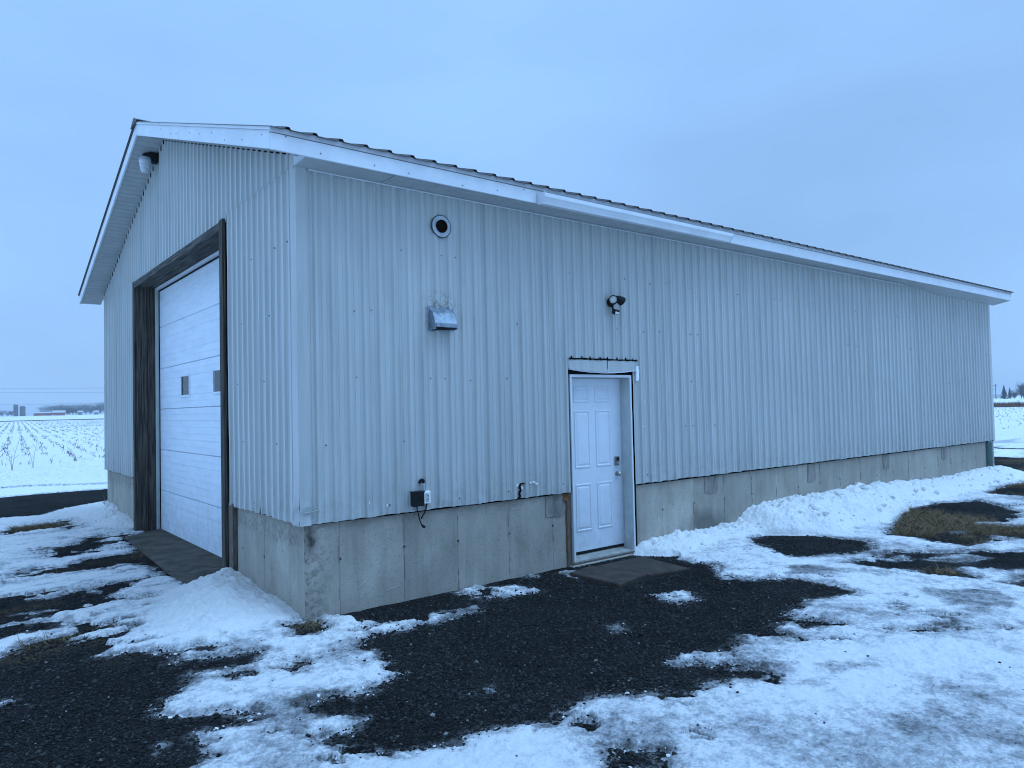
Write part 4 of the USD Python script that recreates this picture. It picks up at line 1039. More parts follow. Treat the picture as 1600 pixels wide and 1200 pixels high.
for (a, b) in wins:
    fr = [bx(LX - .012, LX + .03, a, a + .03, 2.010, 2.330, .003), bx(LX - .012, LX + .03, b - .03, b, 2.010, 2.330, .003),
          bx(LX - .0115, LX + .03, a + .03, b - .03, 2.010, 2.040, .003), bx(LX - .0115, LX + .03, a + .03, b - .03, 2.30, 2.330, .003)]
    obj('window_frame', fr, section_mat, gdoor)
    obj('window_pane', bx(LX - .004, LX - .001, a + .028, b - .028, 2.038, 2.302), pane_glass, gdoor)
obj('weather_strip', [bx(LX - .055, LX - .003, GY1 - .045, GY1 - .002, -.03, GZ1 - .002, .003)], jamb_paint, gdoor)
obj('weather_strip', [bx(LX - .055, LX - .003, GY0 + .002, GY0 + .045, -.03, GZ1 - .002, .003)], jamb_paint, gdoor)
obj('weather_strip', [bx(LX - .060, LX - .003, GY0 + .045, GY1 - .045, GZ1 - .035, GZ1 - .003, .003)], white_trim, gdoor)
obj('rubber_seal', [bx(LX - .012, LX - .002, GY1 - .062, GY1 - .046, -.03, GZ1 - .03), bx(LX - .012, LX - .002, GY0 + .046, GY1 - .062, GZ1 - .058, GZ1 - .036),
                    bx(LX - .004, LX + .04, GY0 + .02, GY1 - .02, -.04, -.010)], rubber, gdoor)
obj('concrete_apron', [hullof(*[(xx, yy, zz) for xx, yy in ((-.275, 5.85), (.34, 6.3), (.34, 2.0), (-.415, 1.87)) for zz in (-.3, .016)], *[(xx, yy, .026) for xx, yy in ((-.262, 5.83), (.34, 6.28), (.34, 2.02), (-.40, 1.89))])],
    concrete, label='worn concrete apron slab in front of the white garage door', cat='concrete slab')
crk = spline([(-.39, 2.9, .026), (-.2, 2.75, .027), (-.08, 2.9, .027), (.05, 2.72, .027), (.22, 2.8, .027)], 14)
crk[:, 0] += rng.normal(0, .012, 14); crk[:, 1] += rng.normal(0, .025, 14)
obj('slab_crack', [tube(crk, .004, 4)], stain_black, '/World/concrete_apron')

# ------------------------------------------------------------------ entry door
entry = group_part('entry_door', shed)
Z0D, Z1D = .068, 2.118
FX0, FX1 = 3.100, 4.098
jd = .135
obj('frame_jamb', [bx(FX0, FX0 + .032, -.012, jd + .05, Z0D - .03, Z1D, .003), bx(FX0 + .032, FX0 + .045, jd - .012, jd - .002, Z0D, Z1D - .032)], jamb_paint, entry)
obj('frame_jamb', [bx(FX1 - .032, FX1, -.012, jd + .05, Z0D - .02, Z1D, .003), bx(FX1 - .045, FX1 - .032, jd - .012, jd - .002, Z0D, Z1D - .032)], jamb_paint, entry)
obj('frame_head', [bx(FX0 + .032, FX1 - .032, -.011, jd + .05, Z1D - .034, Z1D, .003)], jamb_paint, entry)
obj('frame_edge', [bx(FX0 + .002, FX0 + .024, -.016, -.011, Z0D - .02, Z1D - .002), bx(FX1 - .024, FX1 - .002, -.016, -.011, Z0D - .01, Z1D - .002), bx(FX0 + .024, FX1 - .024, -.0155, -.0105, Z1D - .030, Z1D - .003)], white_trim, entry)
leaf_m = [bx(FX0 + .035, FX1 - .035, jd, jd + .044, Z0D + .038, Z1D - .037, .002)]
leaf = obj('door_leaf', leaf_m, door_white, entry)
def raised(x0, x1, z0, z1):
    """moulded panel: a sunk groove's rim, a bevel and a raised field, proud of the leaf by 8 mm."""
    rings = [((x0, x1, z0, z1), 0.0), ((x0 + .006, x1 - .006, z0 + .006, z1 - .006), .008), ((x0 + .016, x1 - .016, z0 + .016, z1 - .016), .008), ((x0 + .024, x1 - .024, z0 + .024, z1 - .024), -.0), ((x0 + .030, x1 - .030, z0 + .030, z1 - .030), .0005), ((x0 + .050, x1 - .050, z0 + .050, z1 - .050), .008)]
    V = []
    for (a, b, c, d_), o in rings:
        V += [(a, jd - .0002 - o, c), (b, jd - .0002 - o, c), (b, jd - .0002 - o, d_), (a, jd - .0002 - o, d_)]
    fs = []
    for r_ in range(len(rings) - 1):
        for i_ in range(4):
            a, b = r_ * 4 + i_, r_ * 4 + (i_ + 1) % 4
            fs += [(a, b, b + 4), (a, b + 4, a + 4)]
    k_ = (len(rings) - 1) * 4
    fs += [(k_, k_ + 1, k_ + 2), (k_, k_ + 2, k_ + 3)]
    m_ = trimesh.Trimesh(np.array(V), np.array(fs), process=False)
    return m_
for (za, zb) in ((1.80, 1.985), (1.05, 1.71), (.33, .87)):
    for (xa, xb) in ((3.285, 3.53), (3.625, 3.87)):
        obj('moulded_panel', raised(xa, xb, za, zb), door_white, entry)
obj('bottom_sweep', bx(FX0 + .036, FX1 - .036, jd - .004, jd + .04, Z0D + .012, Z0D + .037), rubber, entry)
obj('door_sill', [hullof(*[(xx, yy, zz) for xx in (FX0 + .001, FX1 - .001) for yy, zz in ((-.020, Z0D - .034), (-.020, Z0D - .022), (jd + .05, Z0D + .010), (jd + .05, Z0D - .04))])], sill_mat, entry)
kp = obj('keypad_lock', [bx(3.928, 3.993, jd - .026, jd, 1.045, 1.150, .006)], lock_mat, entry)
obj('keypad', [bx(3.938, 3.983, jd - .030, jd - .025, 1.100, 1.140, .001)], black_plastic, kp)
obj('thumb_turn', place(trimesh.creation.cylinder(.017, .012, sections=16), (3.960, jd - .030, 1.072), (0, 1, 0)), brass, kp)
obj('door_knob', [place(lathe([(0, 0), (.030, 0), (.031, .006), (.012, .010), (.011, .030), (.020, .036), (.027, .046), (.027, .056), (.018, .066), (0, .068)], 20), (3.962, jd, .945), (0, -1, 0))], brass, entry)
obj('concrete_sill', [bx(DX0 - .03, DX1 - .005, -.050, .2, -.35, Z0D - .055, .008)], found_mat, entry)
obj('sill_board', [bx(DX0 - .01, DX1 - .02, -.034, .1, Z0D - .057, Z0D - .034, .003)], raw_wood, entry)
obj('rough_stud', [bx(DX0 - .05, DX0 + .015, .012, .10, -.02, ZB + .012, .003)], raw_wood, entry)
obj('rough_opening', [bx(DX0 - .02, FX0 + .004, .004, .12, ZB - .0, DZ1 + .05), bx(FX1 - .003, DX1 + .03, .004, .12, -.05, DZ1 + .05), bx(DX0, DX1, .003, .12, Z1D - .004, DZ1 + .06)], black_gap, entry)
fm = trimesh.creation.icosphere(2, 1.0); fm.vertices *= [.050, .026, .062]; fm.vertices += (meshkit.noise(fm.vertices * 40, 3)[:, None] - .5) * .03; fm.apply_translation([DX0 - .055, .030, .765])
obj('insulation_foam', fm, foam_mat, entry)
obj('insulation_foam', [tube(np.array([(DX0 - .053, .030, z) for z in np.linspace(.1, .72, 16)]) + rng.normal(0, .003, (16, 3)), np.clip(rng.normal(.008, .003, 16), .003, .014), 6)], foam_mat, entry)
# patched strip above the door: two flattened pieces, a ragged cut and a bent white drip cap
sagz = lambda xx: 2.138 + .036 * ((xx - 3.62) / .55) ** 2
for (a, b, dz) in ((3.075, 3.683, 0.0), (3.690, 4.205, -.006)):
    xs_ = np.linspace(a, b, 12)
    V = []
    for xx in xs_:
        w_ = .0035 * math.sin(xx * 41) + .002 * math.sin(xx * 97)
        V += [(xx, -.0215 + w_, 2.294 + dz + .006 * math.sin(xx * 60)), (xx, -.024 + w_, float(sagz(xx)) + .006 + dz)]
    V = np.array(V); B_ = V + [0, .003, 0]; n_ = len(V)
    fs = []
    for i_ in range(len(xs_) - 1):
        a0 = 2 * i_
        fs += [(a0, a0 + 1, a0 + 3), (a0, a0 + 3, a0 + 2), (n_ + a0, n_ + a0 + 3, n_ + a0 + 1), (n_ + a0, n_ + a0 + 2, n_ + a0 + 3)]
    obj('header_flashing', trimesh.Trimesh(np.vstack([V, B_]), np.array(fs), process=False), siding, entry)
jag = []
for xx in np.arange(3.085, 4.19, .035):
    hh = rng.uniform(.003, .010)
    jag.append(bx(xx, xx + .034, -.027, -.004, 2.290 - hh, 2.297 + rng.uniform(0, .006)))
for xx in (3.13, 3.29, 3.42, 3.58, 3.70, 3.86, 4.01, 4.12):
    jag.append(hullof((xx, -.026, 2.29), (xx + .012, -.026, 2.29), (xx - .004, -.026, 2.325), (xx + .002, -.004, 2.32), (xx, -.004, 2.29), (xx + .012, -.004, 2.29)))
jag.append(hullof((3.682, -.027, 2.30), (3.692, -.027, 2.30), (3.684, -.027, 2.18), (3.690, -.027, 2.18), (3.686, -.01, 2.30), (3.688, -.01, 2.18)))
obj('cut_edge', jag, black_gap, entry)
xs_ = np.linspace(3.078, 4.175, 18)
cap = []
for a, b in zip(xs_[:-1], xs_[1:]):
    za, zb_ = float(sagz(a)), float(sagz(b))
    cap.append(hullof((a, -.048, za - .006), (a, -.048, za), (a, .01, za), (a, .01, za + .006), (b, -.048, zb_ - .006), (b, -.048, zb_), (b, .01, zb_), (b, .01, zb_ + .006)))
obj('drip_cap', cap, white_trim, entry)
obj('side_trim', [hullof((4.18, -.026, 2.225), (4.225, -.024, 2.225), (4.180, -.024, 2.05), (4.215, -.024, 2.045), (4.18, -.004, 2.225), (4.225, -.004, 2.225), (4.18, -.004, 2.05), (4.215, -.004, 2.045))], chip_white, entry)

# paving slabs at the door
obj('paving_slab', hullof(*[(xx, yy, zz) for xx, yy in ((2.775, -.28), (2.775, -.995), (3.30, -.88), (3.17, -.21)) for zz in (-.10, .022)], *[(xx, yy, .030) for xx, yy in ((2.79, -.29), (2.79, -.98), (3.285, -.87), (3.16, -.22))]),
    slab_mat, label='dark concrete paving slab at the entry door, left of the joint', cat='paving slab')
obj('paving_slab', hullof(*[(xx, yy, zz) for xx, yy in ((3.205, -.208), (3.335, -.883), (3.86, -.985), (3.955, -.225)) for zz in (-.10, .010)], *[(xx, yy, .018) for xx, yy in ((3.218, -.222), (3.347, -.872), (3.848, -.97), (3.942, -.24))]),
    slab_mat, label='dark concrete paving slab at the entry door, right of the joint beside the snow', cat='paving slab')

# ------------------------------------------------------------------ fittings on the walls
lamp = thing('wall_lamp', 'yard lamp with a frosted bell under the gable peak', 'lamp')
LY = 4.85
obj('mount_box', bx(-.14, -.024, LY - .05, LY + .05, 5.235, 5.375, .008), black_plastic, lamp)
obj('arm', tube(spline([(-.12, LY, 5.33), (-.16, LY, 5.325), (-.20, LY, 5.31)], 8), [.045, .045, .044, .042, .04, .038, .036, .034], 10), black_plastic, lamp)
obj('lamp_cap', place(lathe([(0, .062), (.04, .060), (.072, .045), (.082, .015), (.082, 0), (0, 0)], 20), (-.180, LY, 5.245), (0, 0, 1)), galv_ring, lamp)
obj('lamp_bell', place(lathe([(0, -.165), (.030, -.163), (.048, -.155), (.060, -.12), (.074, -.04), (.081, -.001), (0, -.001)], 20), (-.180, LY, 5.245), (0, 0, 1)), glass_bell, lamp)

vent = thing('round_vent', 'round pipe flange with a bore painted dark high on the side wall', 'vent')
def ring(r0, r1, d0, d1, n=28):
    return lathe([(r0, d0), (r0, d1), (r1, d1), (r1, d0), (r0, d0)], n)
vc = (1.432, -.025, 3.537)
obj('flange', place(ring(.062, .104, 0, .010), vc, (0, -1, 0)), galv_ring, vent)
obj('caulk_ring', place(ring(.103, .113, -.004, .009), vc, (0, -1, 0)), dark_metal, vent)
obj('pipe_bore', [place(ring(.056, .063, 0, .022), vc, (0, -1, 0)), place(trimesh.creation.cylinder(.058, .004, sections=24), (1.432, -.0285, 3.537), (0, 1, 0))], rust_dark, vent)  # flat end disc painted dark for the shade inside the bore

hood = thing('vent_hood', 'dented galvanised exhaust vent hood below the round pipe flange', 'vent hood')
hx0, hx1, hz0, hz1 = 1.285, 1.535, 2.520, 2.735
obj('back_plate', bx(hx0 - .018, hx1 + .018, -.0225, -.019, hz0 - .01, hz1 + .018, .001), galv, hood)
shell = [hullof((hx0, -.022, hz1), (hx1, -.022, hz1), (hx0, -.022, hz1 - .02), (hx1, -.022, hz1 - .02), (hx0 + .002, -.075, hz1 - .05), (hx1 - .002, -.075, hz1 - .05), (hx0, -.128, hz0 + .045), (hx1, -.128, hz0 + .045),
                (hx0 + .003, -.022, hz0 + .05), (hx1 - .003, -.022, hz0 + .05)),
         bx(hx0, hx0 + .004, -.126, -.022, hz0, hz0 + .052), bx(hx1 - .004, hx1, -.126, -.022, hz0 + .006, hz0 + .052), bx(hx0 + .004, hx1 - .004, -.132, -.127, hz0 + .022, hz0 + .06, .001)]
obj('hood_shell', shell, galv, hood)
obj('flap', [hullof((hx0 + .01, -.118, hz0 + .03), (hx1 - .01, -.118, hz0 + .03), (hx0 + .01, -.034, hz0 - .004), (hx1 - .01, -.034, hz0 + .01), (hx0 + .01, -.12, hz0 + .025), (hx1 - .01, -.12, hz0 + .02))], black_plastic, hood)

flood = thing('flood_light', 'black twin head flood light with motion sensor above the entry door', 'flood light')
obj('mount_plate', place(lathe([(0, 0), (.055, 0), (.05, .022), (.03, .03), (0, .03)], 20), (3.77, -.019, 2.965), (0, -1, 0)), black_plastic, flood)
def head(c, ax, lens):
    ax = np.array(ax, float) / np.linalg.norm(ax)
    pr = [(0, -.075), (.018, -.075), (.026, -.06), (.040, -.03), (.052, 0), (.055, .030), (.050, .033), (.047, .012), (0, .008)]
    h = obj('lamp_head', place(lathe(pr, 22), c, ax), black_plastic, flood)
    obj('lamp_lens', place(lathe([(0, .018), (.030, .016), (.046, .011), (.046, .008), (0, .008)], 20), c, ax), lens_mat, h)
head(np.array([3.718, -.115, 2.985]), (-.48, -.70, -.36), True)
head(np.array([3.855, -.105, 2.985]), (.72, -.10, -.42), True)
obj('swivel', [tube(spline([(3.765, -.045, 2.975), (3.76, -.07, 3.0), (3.735, -.085, 2.998)], 8), .012, 8), tube(spline([(3.78, -.045, 2.98), (3.80, -.075, 3.005), (3.835, -.09, 2.995)], 8), .012, 8),
               tube([(3.767, -.045, 2.95), (3.764, -.06, 2.90), (3.762, -.075, 2.865)], .011, 8)], black_plastic, flood)
sm = bx(-.034, .034, -.040, .030, -.030, .026, .008); sm.apply_transform(trimesh.transformations.rotation_matrix(.35, [1, 0, 0]) @ trimesh.transformations.rotation_matrix(-.25, [0, 0, 1])); sm.apply_translation([3.775, -.095, 2.848])
sens = obj('motion_sensor', sm, black_plastic, flood)
sl = bx(-.026, .026, -.046, -.039, -.024, .006, .003); sl.apply_transform(trimesh.transformations.rotation_matrix(.35, [1, 0, 0]) @ trimesh.transformations.rotation_matrix(-.25, [0, 0, 1])); sl.apply_translation([3.775, -.095, 2.848])
obj('sensor_window', sl, lens_mat, sens)

out = thing('outdoor_outlet', 'black outdoor electrical box beside a white outlet above the foundation', 'outlet')
obj('black_cover', [bx(1.035, 1.155, -.085, -.019, .866, 1.000, .008), bx(1.032, 1.158, -.090, -.019, .992, 1.004, .003)], black_plastic, out)
obj('cover_knob', place(lathe([(0, .008), (.018, .006), (.022, 0), (0, 0)], 16), (1.108, -.085, .945), (0, -1, 0)), rubber, out)
pl = obj('outlet_plate', bx(1.168, 1.244, -.050, -.019, .878, .996, .006), lamp_white, out)
obj('outlet_face', bx(1.186, 1.226, -.055, -.049, .896, .978, .003), jamb_paint, pl)
obj('socket_slot', [bx(1.198, 1.202, -.0565, -.0545, .945, .960), bx(1.210, 1.214, -.0565, -.0545, .945, .960), bx(1.198, 1.202, -.0565, -.0545, .912, .927), bx(1.210, 1.214, -.0565, -.0545, .912, .927)], black_gap, pl)
obj('conduit', tube(spline([(1.180, -.035, .99), (1.178, -.036, 1.05), (1.172, -.034, 1.085)], 8), .012, 10), galv_ring, out)
obj('conduit_elbow', tube(spline([(1.173, -.034, 1.075), (1.166, -.038, 1.10), (1.152, -.03, 1.10), (1.146, -.012, 1.075)], 10), .014, 10), black_plastic, out)
obj('cable', tube(spline([(1.085, -.05, .87), (1.098, -.056, .80), (1.120, -.050, .73), (1.150, -.040, .675)], 18), .0055, 7), rubber, out)
obj('cable', tube(spline([(1.200, -.04, .88), (1.180, -.052, .82), (1.150, -.050, .77), (1.133, -.046, .745)], 14), .0065, 7), rubber, out)
obj('plug', [tube([(1.148, -.042, .680), (1.160, -.040, .668), (1.178, -.038, .664)], [.009, .013, .012], 9), tube([(1.160, -.04, .672), (1.158, -.04, .688)], .005, 6)], rubber, out)

# ------------------------------------------------------------------ instancers
def protos_path(name):
    return f'/World/{name}/prototype'
def instancer(name, meshes, mat, pos, scl, rotz, tilt, label, cat, seed=0, kind='stuff'):
    path = numbered('/World', name)
    pi = UsdGeom.PointInstancer.Define(stage, path)
    rel = pi.CreatePrototypesRel()
    for j, m_ in enumerate(meshes):
        q = usdkit.mesh(stage, f'{path}/shape_{j:03d}' if j else f'{path}/shape', m_, mat)
        rel.AddTarget(q.GetPath())
    n = len(pos); r_ = np.random.default_rng(seed)
    pi.CreateProtoIndicesAttr(Vt.IntArray.FromNumpy(r_.integers(0, len(meshes), n).astype(np.int32)))
    pi.CreatePositionsAttr(Vt.Vec3fArray.FromNumpy(np.asarray(pos, np.float32)))
    scl = np.asarray(scl, np.float32)
    if scl.ndim == 1:
        scl = np.repeat(scl[:, None], 3, 1)
    pi.CreateScalesAttr(Vt.Vec3fArray.FromNumpy(scl))
    # rotation about z, then a tilt about x
    hz, hx = np.asarray(rotz) / 2, np.asarray(tilt) / 2
    qz = np.stack([np.cos(hz), 0 * hz, 0 * hz, np.sin(hz)], 1); qx = np.stack([np.cos(hx), np.sin(hx), 0 * hx, 0 * hx], 1)
    w = qz[:, 0] * qx[:, 0]; xq = qz[:, 0] * qx[:, 1]; yq = qz[:, 3] * qx[:, 1]; zq = qz[:, 3] * qx[:, 0]
    pi.CreateOrientationsAttr(Vt.QuathArray([Gf.Quath(float(a), float(b), float(c), float(d)) for a, b, c, d in zip(w, xq, yq, zq)]))
    return tag(pi.GetPrim(), label, cat, None, kind)

def rock(seed):
    m_ = trimesh.creation.icosphere(1, 0.5)
    r_ = np.random.default_rng(seed)
    m_.vertices += (meshkit.noise(m_.vertices * 2.7 + seed * 3.1, seed)[:, None] - .5) * m_.vertices * 1.0 + r_.normal(0, .04, m_.vertices.shape)
    m_.vertices *= [1, .8, .62]
    return m_
r1 = np.random.default_rng(11)
def scatter(n, x0, x1, y0, y1, power):
    """more of them close to where the yard is seen from."""
    p = np.stack([r1.uniform(x0, x1, n), r1.uniform(y0, y1, n)], 1)
    return p
pts = np.vstack([scatter(46000, -2.6, 0.6, -4.2, 1.2, 1), scatter(66000, -0.2, 3.6, -4.6, -0.05, 1), scatter(14000, 3.6, 9, -2.4, -0.1, 1), scatter(5000, 9, 16, -2.5, -0.2, 1), scatter(5000, -2.5, 0.2, 1.2, 6.0, 1)])
tk, _ = snow_cover(pts[:, 0], pts[:, 1])
onslab = shapely.contains_xy(shapely.box(2.76, -1.0, 3.97, -.15), pts[:, 0], pts[:, 1]) | (pts[:, 1] > -.01) & (pts[:, 0] > 0) | shapely.contains_xy(shapely.Polygon([(-.29, 5.9), (.4, 6.4), (.4, 1.7), (-.43, 1.8)]), pts[:, 0], pts[:, 1])
keep = ((tk < 0.004) | ((tk < 0.02) & (r1.random(len(pts)) < .06)) | (r1.random(len(pts)) < .0015)) & ~onslab
pp = pts[keep]; tt = tk[keep]
size = np.clip(r1.lognormal(math.log(.0100), .48, len(pp)), .004, .034)
pz = ground_z(pp[:, 0], pp[:, 1]) + np.maximum(tt, 0.0) + size * .12
instancer('loose_stones', [rock(s) for s in range(5)], stone_mat, np.column_stack([pp, pz]), size, r1.uniform(0, 6.28, len(pp)), r1.uniform(-.5, .5, len(pp)),
          'loose dark crushed stones scattered over the bare yard', 'stones', 1)
# crumbs of snow and ice along the edges of the patches
cp = np.vstack([scatter(26000, -2.6, 4.2, -4.4, 1.5, 1), scatter(26000, 3.6, 12, -2.6, -.1, 1)])
ct_, _ = snow_cover(cp[:, 0], cp[:, 1])
keep = (ct_ > -.014) & (ct_ < .012) & ~((cp[:, 1] > -.01) & (cp[:, 0] > 0))
cp, ct_ = cp[keep], ct_[keep]
sel = r1.random(len(cp)) < .22
cp, ct_ = cp[sel], ct_[sel]
cs = np.clip(r1.lognormal(math.log(.010), .45, len(cp)), .004, .03)
cz = ground_z(cp[:, 0], cp[:, 1]) + np.maximum(ct_, 0) + cs * .1
crumb_mat = M('snow_crumb', (.82, .80, .78), rough=.8, color2=(.58, .575, .57), nscale=6)
instancer('snow_crumbs', [rock(s) for s in range(20, 24)], crumb_mat, np.column_stack([cp, cz]), cs, r1.uniform(0, 6.28, len(cp)), r1.uniform(-.4, .4, len(cp)),
          'small crumbs of snow along the ragged edges of the snow patches', 'snow crumbs', 2)
# lumps on the bank
bp = np.column_stack([r1.uniform(4.1, 15.5, 420), r1.uniform(-1.25, 0.0, 420)])
bt, _ = snow_cover(bp[:, 0], bp[:, 1])
k_ = bt > .05
bp, bt = bp[k_], bt[k_]
bs = np.clip(r1.lognormal(math.log(.034), .65, len(bp)), .012, .16)
instancer('snow_lumps', [rock(s) for s in range(30, 34)], crumb_mat, np.column_stack([bp, ground_z(bp[:, 0], bp[:, 1]) + bt + bs * .05]), bs, r1.uniform(0, 6.28, len(bp)), r1.uniform(-.4, .4, len(bp)),
          'broken lumps of snow on the bank by the side wall', 'snow lumps', 3)

# grass
def blade(h, w, lean, seed):
    r_ = np.random.default_rng(seed)
    n = 4
    c = np.array([(lean * (t ** 1.7), 0, h * t * (1 - .25 * lean / h * t)) for t in np.linspace(0, 1, n)])
    wd = w * np.array([1, .9, .6, .1])
    V = np.vstack([c + np.stack([0 * wd, wd / 2, 0 * wd], 1), c - np.stack([0 * wd, wd / 2, 0 * wd], 1)])
    fs = []
    for i_ in range(n - 1):
        fs += [(i_, i_ + 1, n + i_ + 1), (i_, n + i_ + 1, n + i_)]
    return trimesh.Trimesh(V, np.array(fs), process=False)
blades = [blade(.08, .006, .07, 1), blade(.06, .006, .08, 2), blade(.13, .005, .13, 3), blade(.05, .007, .03, 4)]
gp = []
for poly in TURF:
    P_ = shapely.Polygon(poly); x0, y0, x1, y1 = P_.bounds
    q = np.column_stack([r1.uniform(x0 - .1, x1 + .1, int(2600 * (x1 - x0 + .2) * (y1 - y0 + .2)) if (x1 - x0) < 7 else 4000), r1.uniform(y0 - .1, y1 + .1, int(2600 * (x1 - x0 + .2) * (y1 - y0 + .2)) if (x1 - x0) < 7 else 4000)])
    nz = fbm2(q[:, 0], q[:, 1], 0.9, 33, 3)
    gp.append(q[shapely.contains_xy(P_, q[:, 0], q[:, 1]) & (nz > .50)])
q = np.column_stack([r1.uniform(-3, .0, 9000), r1.uniform(.8, 9.6, 9000)])
gp.append(q[fbm2(q[:, 0], q[:, 1], 1.3, 34, 4) > .61])
gp = np.vstack(gp)
gt, _ = snow_cover(gp[:, 0], gp[:, 1])
gp, gt = gp[gt < .012], gt[gt < .012]
instancer('dead_grass', blades, straw, np.column_stack([gp, ground_z(gp[:, 0], gp[:, 1]) - .005]), r1.uniform(.5, 1.2, len(gp)), r1.uniform(0, 6.28, len(gp)), r1.uniform(-.7, .7, len(gp)),
          'flattened brown dead grass showing through the snow', 'dead grass', 4)
def tuft(n, rx, ry, hmin, hmax, seed):
    r_ = np.random.default_rng(seed); ms = []
    for _ in range(n):
        h = r_.uniform(hmin, hmax)
        b = blade(h, r_.uniform(.0025, .005), h * r_.uniform(.4, 1.5), 0)
        b.apply_transform(trimesh.transformations.rotation_matrix(r_.uniform(0, 6.28), [0, 0, 1]))
        b.apply_translation([r_.normal() * rx, r_.normal() * ry, -.01]); ms.append(b)
    return ms
tf = thing('grass_tuft', 'matted brown grass tuft in the snow at the front corner of the foundation', 'grass tuft', (-.035, -.18, -.035))
obj('blades', tuft(420, .075, .10, .04, .13, 5), straw, tf)
tf2 = thing('grass_tuft', 'few thin dry grass blades against the gable foundation behind the snow pile', 'grass tuft', (.01, .62, .03))
obj('blades', tuft(26, .012, .05, .06, .16, 6), straw, tf2)

def weed(seed, h, n):
    r_ = np.random.default_rng(seed); ms = []
    for _ in range(n):
        a = r_.uniform(0, 6.28); ln = r_.uniform(.55, 1.0) * h; lean = r_.uniform(.05, .4) * ln
        p = spline([(0, 0, 0), (lean * .3 * math.cos(a), lean * .3 * math.sin(a), ln * .5), (lean * math.cos(a), lean * math.sin(a), ln)], 6)
        ms.append(tube(p, np.linspace(.0065, .003, 6), 4))
        for _k in range(2):
            i_ = r_.integers(2, 5); b = r_.uniform(0, 6.28)
            ms.append(tube([p[i_], p[i_] + np.array([math.cos(b), math.sin(b), 1.0]) * ln * .14], [.005, .003], 4))
    return ms
for j, (wx, wy, h, n, lab) in enumerate(((-.62, 20.6, 1.0, 3, 'tall dry weed stalks on the snow ridge nearest the left picture edge'),
                                         (-.02, 21.4, .9, 2, 'pair of slanted dry weed stalks on the snow ridge right of the tallest ones'),
                                         (1.05, 20.6, .75, 2, 'thin bent dry weed stem beside the snow mound'),
                                         (-.02, 8.9, .36, 3, 'small dry weed beside the left foundation corner'))):
    t_ = thing('dry_weed', lab, 'weed', (wx, wy, float(ground_z(np.array([wx]), np.array([wy]))[0]) + (.12 if wy > 15 else .0)))
    obj('stalks', weed(60 + j, h, n), weed_mat, t_)

# corn stubble in rows
def stalk(seed):
    r_ = np.random.default_rng(seed); ms = []
    h = r_.uniform(.16, .34)
    ms.append(tube([(0, 0, -.05), (.02, 0, h * .6), (r_.uniform(-.06, .08), r_.uniform(-.04, .04), h)], [.017, .015, .012], 4))
    if seed % 2:
        ms.append(hullof((0, -.02, h * .5), (0, .02, h * .5), (.16, .03, h * .35), (.20, -.02, h * .15), (.1, 0, h * .55)))
    return trimesh.util.concatenate(ms)
rd = np.array([math.cos(math.radians(85.9)), math.sin(math.radians(85.9))]); rn = np.array([rd[1], -rd[0]])
sp = []
for k in range(-20, 62):
    t = np.arange(0, 190, .24); t = t + r1.normal(0, .09, len(t))
    p = np.array([0, 23.5]) + rd * t[:, None] + rn * (k * .76) + r1.normal(0, .10, (len(t), 2))
    ok = (r1.random(len(t)) < .60 * np.clip(1.25 - t / 260, .4, 1)) & (meshkit.noise(np.column_stack([p * .5, 0 * t]), 4) > .38)
    sp.append(p[ok])
sp = np.vstack(sp)
az = np.degrees(np.arctan2(sp[:, 1] - CAM[1], sp[:, 0] - CAM[0]))
sp = sp[(az > 77) & (az < 92)]
sp2 = []
for k in range(0, 130):
    t = np.arange(-40, 60, .26); t = t + r1.normal(0, .09, len(t))
    p = np.array([38, 5]) + rd * t[:, None] + rn * (k * .76) + r1.normal(0, .05, (len(t), 2))
    ok = r1.random(len(t)) < .20
    sp2.append(p[ok])
sp2 = np.vstack(sp2)
az = np.degrees(np.arctan2(sp2[:, 1] - CAM[1], sp2[:, 0] - CAM[0]))
sp2 = sp2[(az > 13) & (az < 22)]
for nm_pts, lab, sd_ in ((sp, 'broken corn stubble in rows across the snow left of the shed', 6), (sp2, 'broken corn stubble in the snow right of the shed', 7)):
    th_, _ = snow_cover(nm_pts[:, 0], nm_pts[:, 1])
    n = len(nm_pts)
    instancer('corn_stubble', [stalk(s) for s in range(6)], stubble_mat, np.column_stack([nm_pts, ground_z(nm_pts[:, 0], nm_pts[:, 1]) + th_]), r1.uniform(.25, .68, n), r1.uniform(0, 6.28, n), r1.normal(0, .65, n), lab, 'corn stubble', sd_)

# ------------------------------------------------------------------ far away
def at(az, dist):
    a = math.radians(az)
    xx, yy = CAM[0] + dist * math.cos(a), CAM[1] + dist * math.sin(a)
    return np.array([xx, yy, float(ground_z(np.array([xx]), np.array([yy]))[0]) + .1])
# road bank beyond the field: a thin dark line
rb = []
for a0, a1 in zip(np.arange(76, 93, 1.0), np.arange(77, 94, 1.0)):
    p, q = at(a0, 236 / math.cos(math.radians(abs(a0 - 86)))), at(a1, 236 / math.cos(math.radians(abs(a1 - 86))))
    rb.append(hullof(p + [0, 0, -.6], q + [0, 0, -.6], p + [0, 0, .28], q + [0, 0, .28], p + [.3, 3, .22], q + [.3, 3, .22], p + [.3, 3, -.6], q + [.3, 3, -.6]))
obj('far_road', rb, M('far_road_dark', (.05, .045, .045), rough=.95, var=.4, nscale=.4), label='thin dark road bank at the far end of the corn field', cat='road', kind='structure')

